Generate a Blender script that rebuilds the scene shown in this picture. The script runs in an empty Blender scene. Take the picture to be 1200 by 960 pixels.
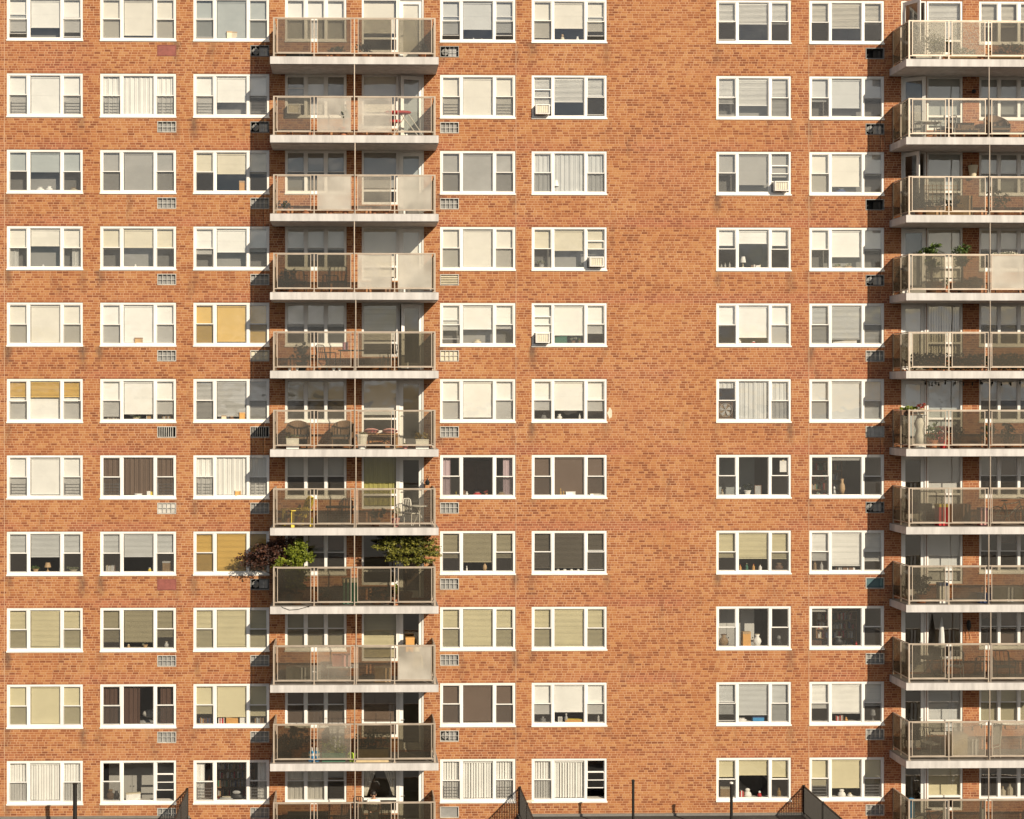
import bpy, math, random
from math import sin, cos, pi, radians as R
random.seed(7)
S = bpy.context.scene
COL = S.collection

# ------------------------------------------------------------------ camera, sky, sun, exposure
H = 30.0                       # height of the camera above the street
cd = bpy.data.cameras.new("camera"); cam = bpy.data.objects.new("camera", cd); COL.objects.link(cam)
cam.location = (0, -50.8, H)
cam.rotation_euler = (R(90), 0, R(-1.0))
cd.sensor_fit = 'HORIZONTAL'; cd.sensor_width = 36.0
cd.lens = 36.0 * 1696 / 1200
cd.shift_x = (600 - 444.6) / 1200; cd.shift_y = -18 / 1200
cd.clip_start = 0.5; cd.clip_end = 6000
S.camera = cam

SUN = (0.59, -1.0, 0.60)       # direction towards the sun
el = math.atan2(SUN[2], math.hypot(SUN[0], SUN[1])); az = math.atan2(SUN[0], SUN[1])
CLOUD = 15.0
w = bpy.data.worlds.new("World"); S.world = w; w.use_nodes = True
nt = w.node_tree; nt.nodes.clear()
def wn(t): return nt.nodes.new(t)
sky = wn('ShaderNodeTexSky'); sky.sky_type = 'NISHITA'; sky.sun_disc = False
sky.sun_elevation = el; sky.sun_rotation = az; sky.air_density = 1.0; sky.dust_density = 1.0; sky.ozone_density = 1.0
bg = wn('ShaderNodeBackground'); bg.inputs['Strength'].default_value = 0.05
out = wn('ShaderNodeOutputWorld')
tc = wn('ShaderNodeTexCoord'); sx = wn('ShaderNodeSeparateXYZ'); cb = wn('ShaderNodeCombineXYZ')
nt.links.new(tc.outputs['Generated'], sx.inputs[0])
def wm(op, a, b):
    n = wn('ShaderNodeMath'); n.operation = op
    for k, v in enumerate((a, b)):
        if hasattr(v, 'is_output'): nt.links.new(v, n.inputs[k])
        else: n.inputs[k].default_value = v
    return n.outputs[0]
den = wm('ADD', wm('MAXIMUM', sx.outputs[2], 0.0), 0.16)          # flat cloud layer overhead, thinning out to the horizon
nt.links.new(wm('DIVIDE', sx.outputs[0], den), cb.inputs[0]); nt.links.new(wm('DIVIDE', sx.outputs[1], den), cb.inputs[1])
nz = wn('ShaderNodeTexNoise'); nz.inputs['Scale'].default_value = 1.15; nz.inputs['Detail'].default_value = 8; nz.inputs['Roughness'].default_value = 0.56
nz2 = wn('ShaderNodeTexNoise'); nz2.inputs['Scale'].default_value = 2.3; nz2.inputs['Detail'].default_value = 5
rp = wn('ShaderNodeValToRGB'); rp.color_ramp.elements[0].position = 0.40; rp.color_ramp.elements[1].position = 0.60
rp2 = wn('ShaderNodeValToRGB'); rp2.color_ramp.elements[0].position = 0.36; rp2.color_ramp.elements[1].position = 0.64
rp2.color_ramp.elements[0].color = (.32, .33, .36, 1); rp2.color_ramp.elements[1].color = (1, .96, .89, 1)
sc_ = wn('ShaderNodeMixRGB'); sc_.blend_type = 'MULTIPLY'; sc_.inputs[0].default_value = 1; sc_.inputs[2].default_value = (CLOUD, CLOUD, CLOUD, 1)
mx = wn('ShaderNodeMixRGB')
for q in (nz, nz2): nt.links.new(cb.outputs[0], q.inputs['Vector'])
nt.links.new(nz.outputs['Fac'], rp.inputs[0]); nt.links.new(rp.outputs[0], mx.inputs['Fac'])
nt.links.new(nz2.outputs['Fac'], rp2.inputs[0]); nt.links.new(rp2.outputs[0], sc_.inputs[1]); nt.links.new(sc_.outputs[0], mx.inputs['Color2'])
nt.links.new(sky.outputs[0], mx.inputs['Color1']); nt.links.new(mx.outputs[0], bg.inputs['Color']); nt.links.new(bg.outputs[0], out.inputs['Surface'])
ld = bpy.data.lights.new("sun", 'SUN'); lo = bpy.data.objects.new("sun", ld); COL.objects.link(lo)
ld.energy = 5.0; ld.angle = R(0.55); ld.color = (1.0, 0.86, 0.66)
lo.location = (30, -60, 80)
import mathutils
lo.rotation_euler = mathutils.Vector(SUN).to_track_quat('Z', 'Y').to_euler()
S.view_settings.view_transform = 'Standard'; S.view_settings.look = 'None'
S.view_settings.exposure = 0.27; S.view_settings.gamma = 1.0; S.view_settings.use_curve_mapping = False
c = S.cycles
c.max_bounces = 7; c.diffuse_bounces = 4; c.glossy_bounces = 3; c.transparent_max_bounces = 20; c.transmission_bounces = 4
c.caustics_reflective = False; c.caustics_refractive = False
c.use_denoising = True
try: c.denoiser = 'OPENIMAGEDENOISE'; c.denoising_prefilter = 'ACCURATE'
except Exception: pass

# ------------------------------------------------------------------ materials
class NT:
    def __init__(s, name):
        s.m = bpy.data.materials.new(name); s.m.use_nodes = True
        s.t = s.m.node_tree; s.t.nodes.clear()
        s.o = s.t.nodes.new('ShaderNodeOutputMaterial')
    def n(s, typ, **kw):
        n = s.t.nodes.new(typ)
        for k, v in kw.items():
            setattr(n, k, v)
        return n
    def l(s, a, b): s.t.links.new(a, b)
    def put(s, sock, v):
        if hasattr(v, 'is_output'): s.l(v, sock)
        elif isinstance(v, tuple) and len(v) == 3 and sock.type == 'RGBA': sock.default_value = (*v, 1)
        else: sock.default_value = v
    def math(s, op, a, b=None, c=None):
        n = s.n('ShaderNodeMath', operation=op); s.put(n.inputs[0], a)
        if b is not None: s.put(n.inputs[1], b)
        if c is not None: s.put(n.inputs[2], c)
        return n.outputs[0]
    def mix(s, f, a, b, mode='MIX'):
        n = s.n('ShaderNodeMixRGB', blend_type=mode); s.put(n.inputs[0], f); s.put(n.inputs[1], a); s.put(n.inputs[2], b); return n.outputs[0]
    def noise(s, vec, scale, detail=3, rough=0.5):
        n = s.n('ShaderNodeTexNoise'); n.inputs['Scale'].default_value = scale; n.inputs['Detail'].default_value = detail; n.inputs['Roughness'].default_value = rough
        s.l(vec, n.inputs['Vector']); return n.outputs['Fac']
    def ramp(s, f, stops):
        n = s.n('ShaderNodeValToRGB'); e = n.color_ramp.elements
        while len(e) > 1: e.remove(e[-1])
        e[0].position = stops[0][0]; e[0].color = (*stops[0][1], 1)
        for p, cl in stops[1:]:
            x = e.new(p); x.color = (*cl, 1)
        s.put(n.inputs[0], f); return n.outputs[0]
    def rng(s, f, a, b, lo=0.0, hi=1.0):
        n = s.n('ShaderNodeMapRange'); n.clamp = True; s.put(n.inputs[0], f)
        for k, v in zip((1, 2, 3, 4), (a, b, lo, hi)): n.inputs[k].default_value = v
        return n.outputs[0]
    def pos(s): return s.n('ShaderNodeNewGeometry').outputs['Position']
    def scaled(s, vec, sc):
        n = s.n('ShaderNodeMapping'); n.inputs['Scale'].default_value = sc; s.l(vec, n.inputs['Vector']); return n.outputs[0]
    def bump(s, h, strength, dist):
        n = s.n('ShaderNodeBump'); n.inputs['Strength'].default_value = strength; n.inputs['Distance'].default_value = dist; s.l(h, n.inputs['Height']); return n.outputs[0]
    def principled(s, col, rough=0.6, metal=0.0, normal=None, spec=0.4):
        n = s.n('ShaderNodeBsdfPrincipled'); s.put(n.inputs['Base Color'], col); s.put(n.inputs['Roughness'], rough); n.inputs['Metallic'].default_value = metal
        n.inputs['Specular IOR Level'].default_value = spec
        if normal is not None: s.l(normal, n.inputs['Normal'])
        s.l(n.outputs[0], s.o.inputs['Surface']); return n

M = {}
def plain(name, col, rough=0.6, metal=0.0, var=0.12, scale=6.0, spec=0.4, stretch=(1, 1, 1)):
    """base colour with mottled wear"""
    if name in M: return M[name]
    t = NT(name); p = t.pos(); v = t.scaled(p, stretch)
    f = t.noise(v, scale, 4, 0.6)
    lo_ = tuple(x * (1 - var) for x in col); hi_ = tuple(min(1, x * (1 + var * .6)) for x in col)
    cl = t.mix(t.rng(f, 0.32, 0.68), lo_, hi_)
    f2 = t.noise(p, scale * 9, 2)
    t.principled(cl, t.rng(f2, 0.3, 0.7, rough * .85, min(1, rough * 1.15)), metal, spec=spec)
    M[name] = t.m; return t.m

def brick(name, shift=0.0):
    t = NT(name); P = t.pos()
    sp = t.n('ShaderNodeSeparateXYZ'); t.l(P, sp.inputs[0]); X = t.math('ADD', sp.outputs[0], sp.outputs[1]); Z = sp.outputs[2]
    h = 2.672 / 32
    zz = t.math('DIVIDE', t.math('SUBTRACT', Z, H + 0.54), h)
    row = t.math('FLOOR', zz); fz = t.math('FRACT', zz)
    def white(*a):
        n = t.n('ShaderNodeTexWhiteNoise', noise_dimensions='2D'); cb = t.n('ShaderNodeCombineXYZ')
        t.put(cb.inputs[0], a[0]); t.put(cb.inputs[1], a[1]); t.l(cb.outputs[0], n.inputs['Vector']); return n
    rr = white(row, 3.7).outputs['Value']
    flem = t.math('GREATER_THAN', rr, 0.42)
    us = t.math('DIVIDE', t.math('ADD', X, t.math('MULTIPLY', rr, 9.1)), 0.215)
    uf = t.math('DIVIDE', t.math('ADD', X, t.math('MULTIPLY', rr, 5.3)), 0.325)
    fs = t.math('FRACT', us); ff = t.math('FRACT', uf)
    head = t.math('GREATER_THAN', ff, 0.667)
    ds = t.math('MULTIPLY', t.math('MINIMUM', fs, t.math('SUBTRACT', 1.0, fs)), 0.215)
    df = t.math('MULTIPLY', t.math('MINIMUM', t.math('MINIMUM', ff, t.math('SUBTRACT', 1.0, ff)), t.math('ABSOLUTE', t.math('SUBTRACT', ff, 0.667))), 0.325)
    ids = t.math('FLOOR', us); idf = t.math('ADD', t.math('ADD', t.math('MULTIPLY', t.math('FLOOR', uf), 2.0), head), 0.37)
    dx = t.math('ADD', t.math('MULTIPLY', ds, t.math('SUBTRACT', 1.0, flem)), t.math('MULTIPLY', df, flem))
    idd = t.math('ADD', t.math('MULTIPLY', ids, t.math('SUBTRACT', 1.0, flem)), t.math('MULTIPLY', idf, flem))
    dz = t.math('MULTIPLY', t.math('MINIMUM', fz, t.math('SUBTRACT', 1.0, fz)), h)
    jit = t.math('MULTIPLY', t.math('SUBTRACT', t.noise(P, 40, 2), 0.5), 0.004)
    d = t.math('ADD', t.math('MINIMUM', dx, dz), jit)
    mask = t.rng(d, 0.005, 0.0105)
    wv = white(idd, row); rnd = wv.outputs['Value']
    big = t.noise(t.scaled(P, (1, 1, 1.6)), 0.33, 4, 0.6)
    med = t.noise(t.scaled(P, (1, 1, 2.2)), 1.5, 3)
    v = t.math('ADD', rnd, t.math('ADD', t.math('MULTIPLY', t.math('SUBTRACT', big, 0.5), 0.9), t.math('ADD', t.math('MULTIPLY', t.math('SUBTRACT', med, 0.5), 0.7), t.math('MULTIPLY', t.math('MULTIPLY', head, flem), 0.13))))
    br = t.ramp(v, [(-0.0, (.19, .064, .028)), (0.14, (.248, .087, .036)), (0.4, (.303, .115, .046)), (0.66, (.35, .146, .058)), (0.88, (.39, .181, .073)), (1.0, (.41, .204, .088))])
    # bricks that were replaced above the window heads and in scattered patches, redder
    band = t.math('FRACT', t.math('DIVIDE', t.math('SUBTRACT', Z, H + 0.54 - 0.02), 2.672))
    bm = t.math('SUBTRACT', 1.0, t.rng(band, 0.10, 0.17))
    pm = t.math('MULTIPLY', bm, t.rng(t.noise(t.scaled(P, (1, 1, .25)), 0.42, 2), 0.42, 0.6))
    east = t.rng(sp.outputs[0], 13.0, 17.5)
    pm = t.math('MINIMUM', 1.0, t.math('ADD', t.math('ADD', pm, t.math('MULTIPLY', east, 0.35)), t.rng(t.noise(P, 0.23, 2), 0.56, 0.72, 0, .55)))
    br = t.mix(t.math('MULTIPLY', pm, 0.8), br, t.mix(rnd, (.22, .07, .04), (.36, .128, .07)))
    mo = t.mix(t.rng(t.noise(P, 0.6, 3), 0.35, 0.65), (.49, .275, .155), (.56, .35, .22))
    cl = t.mix(mask, mo, br)
    # soot streaks running down the face
    st = t.noise(t.scaled(P, (1.5, 1.5, 0.42)), 1.0, 5, 0.62)
    cl = t.mix(t.rng(st, 0.59, 0.76, 0, 0.5), cl, (.13, .075, .05))
    # drip stains that start at the ends of the window sills
    dmin = None
    for xe in [q for x0_ in (-12.14, -8.885, -5.63, 3.02, 6.245, 12.765, 16.065) for q in (x0_ + .02, x0_ + 2.635)]:
        q = t.math('ABSOLUTE', t.math('SUBTRACT', sp.outputs[0], xe)); dmin = q if dmin is None else t.math('MINIMUM', dmin, q)
    zb = t.math('FRACT', t.math('DIVIDE', t.math('SUBTRACT', H + 0.54, Z), 2.672))
    wob = t.math('MULTIPLY', t.math('SUBTRACT', t.noise(t.scaled(P, (2, 2, 1.2)), 3.0, 3), .5), .3)
    dr = t.math('MULTIPLY', t.math('SUBTRACT', 1.0, t.rng(t.math('ADD', dmin, wob), 0.02, 0.22)), t.math('MULTIPLY', t.rng(zb, .572, .58), t.math('SUBTRACT', 1.0, t.rng(zb, .66, .92))))
    dr = t.math('MULTIPLY', dr, t.rng(t.noise(t.scaled(P, (.7, .7, .45)), 1.0, 2), .45, .62))
    cl = t.mix(t.math('MULTIPLY', dr, .75), cl, (.105, .07, .052))
    fine = t.noise(P, 85, 2)
    cl = t.mix(t.rng(fine, 0.3, 0.7, 0.0, 0.14), cl, (.2, .09, .045))
    hgt = t.math('ADD', t.math('MULTIPLY', mask, 1.0), t.math('MULTIPLY', wv.outputs['Value'], 0.35))
    t.principled(cl, 0.88, 0, t.bump(hgt, 0.55, 0.008), spec=0.25)
    M[name] = t.m; return t.m
brick('brick_masonry')

def glass_pane(name, tint, refl):
    t = NT(name); P = t.pos()
    lw = t.n('ShaderNodeLayerWeight'); lw.inputs['Blend'].default_value = 0.5
    f = t.math('ADD', refl, t.math('MULTIPLY', t.math('POWER', lw.outputs['Facing'], 5.0), 0.7))
    tr = t.n('ShaderNodeBsdfTransparent'); tr.inputs['Color'].default_value = (*tint, 1)
    gl = t.n('ShaderNodeBsdfGlossy'); gl.inputs['Roughness'].default_value = 0.015
    wob = t.noise(P, 1.1, 2)
    t.l(t.bump(wob, 0.35, 0.02), gl.inputs['Normal'])
    mxs = t.n('ShaderNodeMixShader'); t.l(f, mxs.inputs[0]); t.l(tr.outputs[0], mxs.inputs[1]); t.l(gl.outputs[0], mxs.inputs[2])
    t.l(mxs.outputs[0], t.o.inputs['Surface']); M[name] = t.m
glass_pane('window_glass', (.985, .988, .985), 0.105)

def panel_glass(name, tint, haze, hazecol, refl=0.065, speck=0.0):
    """balcony glass: see-through tint, a milky film that catches the light, a weak mirror"""
    t = NT(name); P = t.pos()
    tr = t.n('ShaderNodeBsdfTransparent'); tr.inputs['Color'].default_value = (*tint, 1)
    di = t.n('ShaderNodeBsdfDiffuse'); tl = t.n('ShaderNodeBsdfTranslucent')
    grime = t.rng(t.noise(t.scaled(P, (1, 1, .6)), 2.2, 5, .65), .3, .75)
    hc = t.mix(grime, hazecol, tuple(x * .8 for x in hazecol))
    t.l(hc, di.inputs['Color']); t.l(hc, tl.inputs['Color'])
    a = t.n('ShaderNodeMixShader'); a.inputs[0].default_value = 0.5; t.l(di.outputs[0], a.inputs[1]); t.l(tl.outputs[0], a.inputs[2])
    b = t.n('ShaderNodeMixShader')
    broad = t.noise(t.scaled(P, (1, 1, 1.3)), .9, 2)
    hz = t.math('MULTIPLY', t.math('MULTIPLY', t.rng(grime, 0, 1, .8, 1.2), t.rng(broad, .3, .7, .55, 1.5)), haze)
    if speck: hz = t.math('ADD', hz, t.math('MULTIPLY', t.math('GREATER_THAN', t.noise(P, 26, 2), .55), speck))
    t.l(hz, b.inputs[0]); t.l(tr.outputs[0], b.inputs[1]); t.l(a.outputs[0], b.inputs[2])
    gl = t.n('ShaderNodeBsdfGlossy'); gl.inputs['Roughness'].default_value = 0.12
    e = t.n('ShaderNodeMixShader'); e.inputs[0].default_value = refl
    t.l(b.outputs[0], e.inputs[1]); t.l(gl.outputs[0], e.inputs[2]); t.l(e.outputs[0], t.o.inputs['Surface']); M[name] = t.m
panel_glass('smoky_glass', (.68, .655, .585), .185, (.33, .305, .26))
panel_glass('bronze_glass', (.55, .525, .45), .145, (.23, .207, .165))
panel_glass('side_glass', (.42, .40, .36), .30, (.42, .38, .3))
panel_glass('frosted_glass', (.88, .86, .81), .58, (.92, .89, .82))
panel_glass('milky_glass', (.85, .83, .78), .25, (.72, .68, .6))
panel_glass('clear_glass', (.93, .92, .88), .05, (.6, .57, .5))
panel_glass('speckled_glass', (.9, .88, .82), .2, (.72, .69, .6), speck=.3)

def screen_mat():
    t = NT('insect_mesh')
    tr = t.n('ShaderNodeBsdfTransparent'); tr.inputs['Color'].default_value = (1, 1, 1, 1)
    di = t.n('ShaderNodeBsdfDiffuse'); di.inputs['Color'].default_value = (.10, .095, .09, 1)
    a = t.n('ShaderNodeMixShader'); a.inputs[0].default_value = 0.31; t.l(tr.outputs[0], a.inputs[1]); t.l(di.outputs[0], a.inputs[2])
    t.l(a.outputs[0], t.o.inputs['Surface']); M['insect_mesh'] = t.m
screen_mat()

def leafmat(name, a, b, c2):
    t = NT(name); g = t.n('ShaderNodeNewGeometry')
    cl = t.ramp(g.outputs['Random Per Island'], [(0, a), (.5, b), (1, c2)])
    di = t.n('ShaderNodeBsdfPrincipled'); t.l(cl, di.inputs['Base Color']); di.inputs['Roughness'].default_value = .55
    tl = t.n('ShaderNodeBsdfTranslucent'); t.l(cl, tl.inputs['Color'])
    m = t.n('ShaderNodeMixShader'); m.inputs[0].default_value = .22; t.l(di.outputs[0], m.inputs[1]); t.l(tl.outputs[0], m.inputs[2])
    t.l(m.outputs[0], t.o.inputs['Surface']); M[name] = t.m
leafmat('leaf_green', (.03, .06, .012), (.07, .12, .02), (.13, .19, .035))
leafmat('leaf_conifer', (.08, .115, .012), (.19, .24, .018), (.31, .34, .035))
leafmat('leaf_juniper', (.06, .07, .014), (.16, .165, .025), (.30, .28, .05))
leafmat('leaf_maple', (.025, .012, .01), (.065, .026, .018), (.12, .05, .028))
leafmat('leaf_dark', (.012, .02, .01), (.03, .045, .018), (.06, .075, .03))
leafmat('leaf_ochre', (.2, .13, .03), (.32, .22, .05), (.16, .14, .04))
leafmat('leaf_pale', (.1, .14, .06), (.2, .24, .1), (.36, .36, .22))
leafmat('petals_red', (.35, .03, .03), (.45, .08, .08), (.1, .14, .03))
leafmat('petals_white', (.5, .5, .42), (.65, .62, .5), (.08, .13, .03))

plain('white_vinyl', (.80, .79, .765), .42, var=.13, scale=1.1, stretch=(1, 1, .5))
plain('white_stool', (.62, .59, .53), .5)
plain('slab_paint', (.525, .51, .505), .75, var=.2, scale=2.6, stretch=(1.6, 1.6, .3))
plain('screed', (.20, .185, .17), .85, var=.2, scale=2)
plain('rail_bronze', (.47, .40, .33), .42, .25, var=.16, scale=3)
plain('plaster', (.66, .63, .58), .9, var=.06, scale=.8)
plain('room_wall', (.36, .34, .31), .9, var=.1, scale=.7)
plain('room_floor', (.24, .17, .11), .6, var=.2, scale=2)
plain('caulk', (.50, .33, .22), .8)
plain('dark_iron', (.06, .056, .052), .55, .2)
plain('black_metal', (.022, .021, .02), .5, .3)
plain('roof_membrane', (.045, .043, .042), .9, var=.35, scale=1.2)
plain('flashing', (.20, .19, .175), .6, .2)
plain('asphalt', (.05, .05, .052), .9, var=.3, scale=.4)
plain('metal_white', (.72, .71, .68), .45)
plain('vent_white', (.50, .49, .46), .6, var=.25, scale=4)
plain('metal_grey', (.36, .36, .36), .45, .4)
plain('dark_void', (.02, .02, .02), .8)
plain('sleeve_grey', (.25, .25, .245), .6)
plain('red_panel', (.26, .085, .07), .65, var=.2)
plain('teal_panel', (.07, .13, .15), .4)
plain('cream_metal', (.62, .57, .45), .5)
plain('terracotta', (.45, .19, .10), .8)
plain('wicker', (.15, .088, .048), .7, var=.35, scale=30)
plain('dark_cloth', (.03, .03, .03), .8, var=.3)
plain('wood', (.34, .2, .09), .65, var=.25, scale=8, stretch=(1, 6, 6))
plain('pale_wood', (.55, .43, .25), .65, var=.15, scale=8)
plain('bark', (.09, .06, .04), .9)
plain('soil', (.04, .028, .02), .95)
plain('skin', (.52, .30, .2), .55, var=.06)
plain('hair', (.02, .015, .012), .5)
for nm, cl in dict(white=(.78, .76, .72), red=(.5, .03, .035), yellow=(.72, .55, .08), blue=(.05, .28, .55), lime=(.42, .6, .06), pink=(.55, .28, .26), cream=(.66, .58, .42), tan=(.45, .3, .16), orange=(.6, .32, .1), grey=(.35, .35, .34), brown=(.18, .1, .06), black=(.02, .02, .02), green=(.05, .16, .1), brass=(.45, .28, .09), navy=(.04, .07, .18), plum=(.3, .14, .18)).items():
    plain('paint_' + nm, cl, .55)
SH = dict(f=(.27, .265, .25), w=(.86, .85, .81), s=(.80, .765, .68), c=(.70, .645, .50), y=(.70, .47, .14), g=(.56, .555, .53), u=(.44, .475, .47), t=(.50, .41, .26), b=(.165, .118, .09), o=(.36, .32, .215), d=(.13, .112, .085), k=(.10, .06, .045), e=(.38, .37, .345), z=(.66, .60, .40), l=(.40, .37, .12), p=(.52, .40, .42), m=(.60, .61, .60))  # u: in some panes colour of reflected sky; f: grey reflection below blinds
for k_, cl in SH.items():
    plain('shade_' + k_, cl, .85, var=.06, scale=1.7, spec=.15)

# ------------------------------------------------------------------ mesh helper
class MB:
    def __init__(s): s.v = []; s.f = []
    def box(s, x0, x1, y0, y1, z0, z1):
        b = len(s.v)
        s.v += [(x0, y0, z0), (x1, y0, z0), (x1, y1, z0), (x0, y1, z0), (x0, y0, z1), (x1, y0, z1), (x1, y1, z1), (x0, y1, z1)]
        s.f += [tuple(b + i for i in q) for q in ((0, 3, 2, 1), (4, 5, 6, 7), (0, 1, 5, 4), (1, 2, 6, 5), (2, 3, 7, 6), (3, 0, 4, 7))]
        return s
    def quad(s, a, b, c_, d):
        n = len(s.v); s.v += [a, b, c_, d]; s.f.append((n, n + 1, n + 2, n + 3)); return s
    def tube(s, pts, r, n=6, caps=True):
        V = mathutils.Vector; base = len(s.v); rs = r if isinstance(r, (list, tuple)) else [r] * len(pts); P = [V(p) for p in pts]
        up = None
        for i, p in enumerate(P):
            d = (P[min(i + 1, len(P) - 1)] - P[max(i - 1, 0)])
            d = d.normalized() if d.length > 1e-9 else V((0, 0, 1))
            a = d.cross(V((0, 0, 1)) if abs(d.z) < .9 else V((1, 0, 0))).normalized() if up is None else (up - d * up.dot(d)).normalized()
            up = a; b = d.cross(a)
            for k in range(n):
                th = 2 * pi * k / n; q = p + (a * cos(th) + b * sin(th)) * rs[i]; s.v.append(tuple(q))
        for i in range(len(P) - 1):
            for k in range(n):
                s.f.append((base + i * n + k, base + i * n + (k + 1) % n, base + (i + 1) * n + (k + 1) % n, base + (i + 1) * n + k))
        if caps:
            s.f.append(tuple(base + k for k in range(n))[::-1]); e = base + (len(P) - 1) * n; s.f.append(tuple(e + k for k in range(n)))
        return s
    def lathe(s, prof, n=12, o=(0, 0, 0)):
        b = len(s.v)
        for r, z in prof:
            for k in range(n):
                th = 2 * pi * k / n; s.v.append((o[0] + r * cos(th), o[1] + r * sin(th), o[2] + z))
        for i in range(len(prof) - 1):
            for k in range(n):
                s.f.append((b + i * n + k, b + i * n + (k + 1) % n, b + (i + 1) * n + (k + 1) % n, b + (i + 1) * n + k))
        s.f.append(tuple(b + k for k in range(n))[::-1]); e = b + (len(prof) - 1) * n; s.f.append(tuple(e + k for k in range(n)))
        return s
    def ellipsoid(s, o, rx, ry, rz, n=10, m=7):
        b = len(s.v)
        for i in range(m + 1):
            ph = -pi / 2 + pi * i / m
            ph = max(-pi / 2 + .02, min(pi / 2 - .02, ph))
            for k in range(n):
                th = 2 * pi * k / n; s.v.append((o[0] + rx * cos(ph) * cos(th), o[1] + ry * cos(ph) * sin(th), o[2] + rz * sin(ph)))
        for i in range(m):
            for k in range(n):
                s.f.append((b + i * n + k, b + i * n + (k + 1) % n, b + (i + 1) * n + (k + 1) % n, b + (i + 1) * n + k))
        s.f.append(tuple(b + k for k in range(n))[::-1]); e = b + m * n; s.f.append(tuple(e + k for k in range(n)))
        return s
    def leaf(s, p, size, rnd, aspect=1.7):
        V = mathutils.Vector
        d = V((rnd.gauss(0, 1), rnd.gauss(0, 1), rnd.gauss(0, .8))).normalized(); e = d.orthogonal().normalized()
        q = mathutils.Quaternion(d, rnd.random() * 2 * pi); e = q @ e
        a = d * size * aspect * .5; b_ = e * size * .5; p = V(p)
        s.quad(tuple(p - a), tuple(p + b_ - a * .1), tuple(p + a), tuple(p - b_ + a * .1)); return s
    def mesh(s, name, mat, smooth=False):
        me = bpy.data.meshes.new(name); me.from_pydata(s.v, [], s.f); me.update()
        if mat: me.materials.append(M[mat])
        if smooth: me.polygons.foreach_set('use_smooth', [True] * len(me.polygons))
        return me

CACHE = {}
def cached(key, fn):
    if key not in CACHE: CACHE[key] = fn()
    return CACHE[key]
def obj(name, me, parent=None, loc=(0, 0, 0), rz=0.0):
    o = bpy.data.objects.new(name, me); COL.objects.link(o); o.location = loc
    if rz: o.rotation_euler = (0, 0, rz)
    if parent: o.parent = parent
    return o
def build(name, mb, mat, parent=None, loc=(0, 0, 0), smooth=False): return obj(name, mb.mesh(name, mat, smooth), parent, loc)
def thing(name, label, cat, loc=(0, 0, 0), rz=0.0, group=None):
    o = obj(name, None, None, loc, rz); o.empty_display_size = .2
    o['label'] = label; o['category'] = cat
    if group: o['group'] = group
    return o

# ------------------------------------------------------------------ dimensions of the facade (metres)
FH = 2.672
def head(r): return H + 13.90 - (r - 1) * FH          # window heads of storey r, counted from the top
def deck(r): return H + 11.49 - (r - 1) * FH          # top of the balcony slabs
WW, WH = 2.655, 1.53                                   # picture windows
COLX = {1: -12.14, 2: -8.885, 3: -5.63, 4: 3.02, 5: 6.245, 7: 12.765, 8: 16.065}
ROWS = range(1, 12)
DEP = 1.55
WT = 0.30
TRIW, FIXW, DOORW = 2.155, 1.28, 0.90
FIXH = 1.90
BAL = {'west': dict(x0=-2.857, tri=-2.423, fix=0.27, door=1.55, flip=1), 'east': dict(x0=18.908, tri=22.10, fix=20.235, door=19.325, flip=-1)}
BW = 5.734
SLV = {2: COLX[2] + WW - .66, 3: COLX[3] + WW - .66, 4: COLX[4], 8: COLX[8] + WW - .66}
SLW, SLH = .66, .39
XL, XR, ZB, ZT = -20.0, 30.0, 0.0, H + 15.2

street = build('street', MB().quad((-2500, -2500, -.02), (2500, -2500, -.02), (2500, 2500, -.02), (-2500, 2500, -.02)), 'asphalt'); street['kind'] = 'structure'

B = thing('apartment_building', 'tall orange brick apartment building with white windows and two stacks of balconies', 'building')

# ---- wall with real openings
ops = []
for r in ROWS:
    for cidx, x in COLX.items(): ops.append((x, x + WW, head(r) - WH, head(r)))
    for cidx, x in SLV.items(): ops.append((x, x + SLW, head(r) - WH - .14 - SLH, head(r) - WH - .14))
    for b in BAL.values():
        ops.append((b['tri'], b['tri'] + TRIW, head(r) - WH, head(r)))
        ops.append((b['fix'], b['fix'] + FIXW, head(r) - FIXH, head(r)))
        ops.append((b['door'], b['door'] + DOORW, deck(r) + .06, head(r)))
def wall_grid(y, mat, name, x0, x1, z0, z1, reveal):
    xs = sorted({x0, x1} | {round(o[i], 4) for o in ops for i in (0, 1)}); zs = sorted({z0, z1} | {round(o[i], 4) for o in ops for i in (2, 3)})
    mb = MB(); idx = {}
    def vid(x, z):
        if (x, z) not in idx: idx[(x, z)] = len(mb.v); mb.v.append((x, y, z))
        return idx[(x, z)]
    rop = [tuple(round(q, 4) for q in o) for o in ops]
    for j in range(len(zs) - 1):
        zc = (zs[j] + zs[j + 1]) / 2; live = [o for o in rop if o[2] < zc < o[3]]
        for i in range(len(xs) - 1):
            xc = (xs[i] + xs[i + 1]) / 2
            if any(o[0] < xc < o[1] for o in live): continue
            mb.f.append((vid(xs[i], zs[j]), vid(xs[i + 1], zs[j]), vid(xs[i + 1], zs[j + 1]), vid(xs[i], zs[j + 1])))
    if reveal:
        for a, b, c0, d0 in rop:
            mb.quad((a, y, c0), (a, y + WT, c0), (a, y + WT, d0), (a, y, d0)); mb.quad((b, y, c0), (b, y, d0), (b, y + WT, d0), (b, y + WT, c0))
            mb.quad((a, y, c0), (b, y, c0), (b, y + WT, c0), (a, y + WT, c0)); mb.quad((a, y, d0), (a, y + WT, d0), (b, y + WT, d0), (b, y, d0))
    return build(name, mb, mat, B)
wall_grid(0.0, 'brick_masonry', 'wall', XL, XR, ZB, ZT, True)
wall_grid(WT, 'plaster', 'plaster_lining', XL, XR, ZB, ZT, False)
shell = MB()
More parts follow.
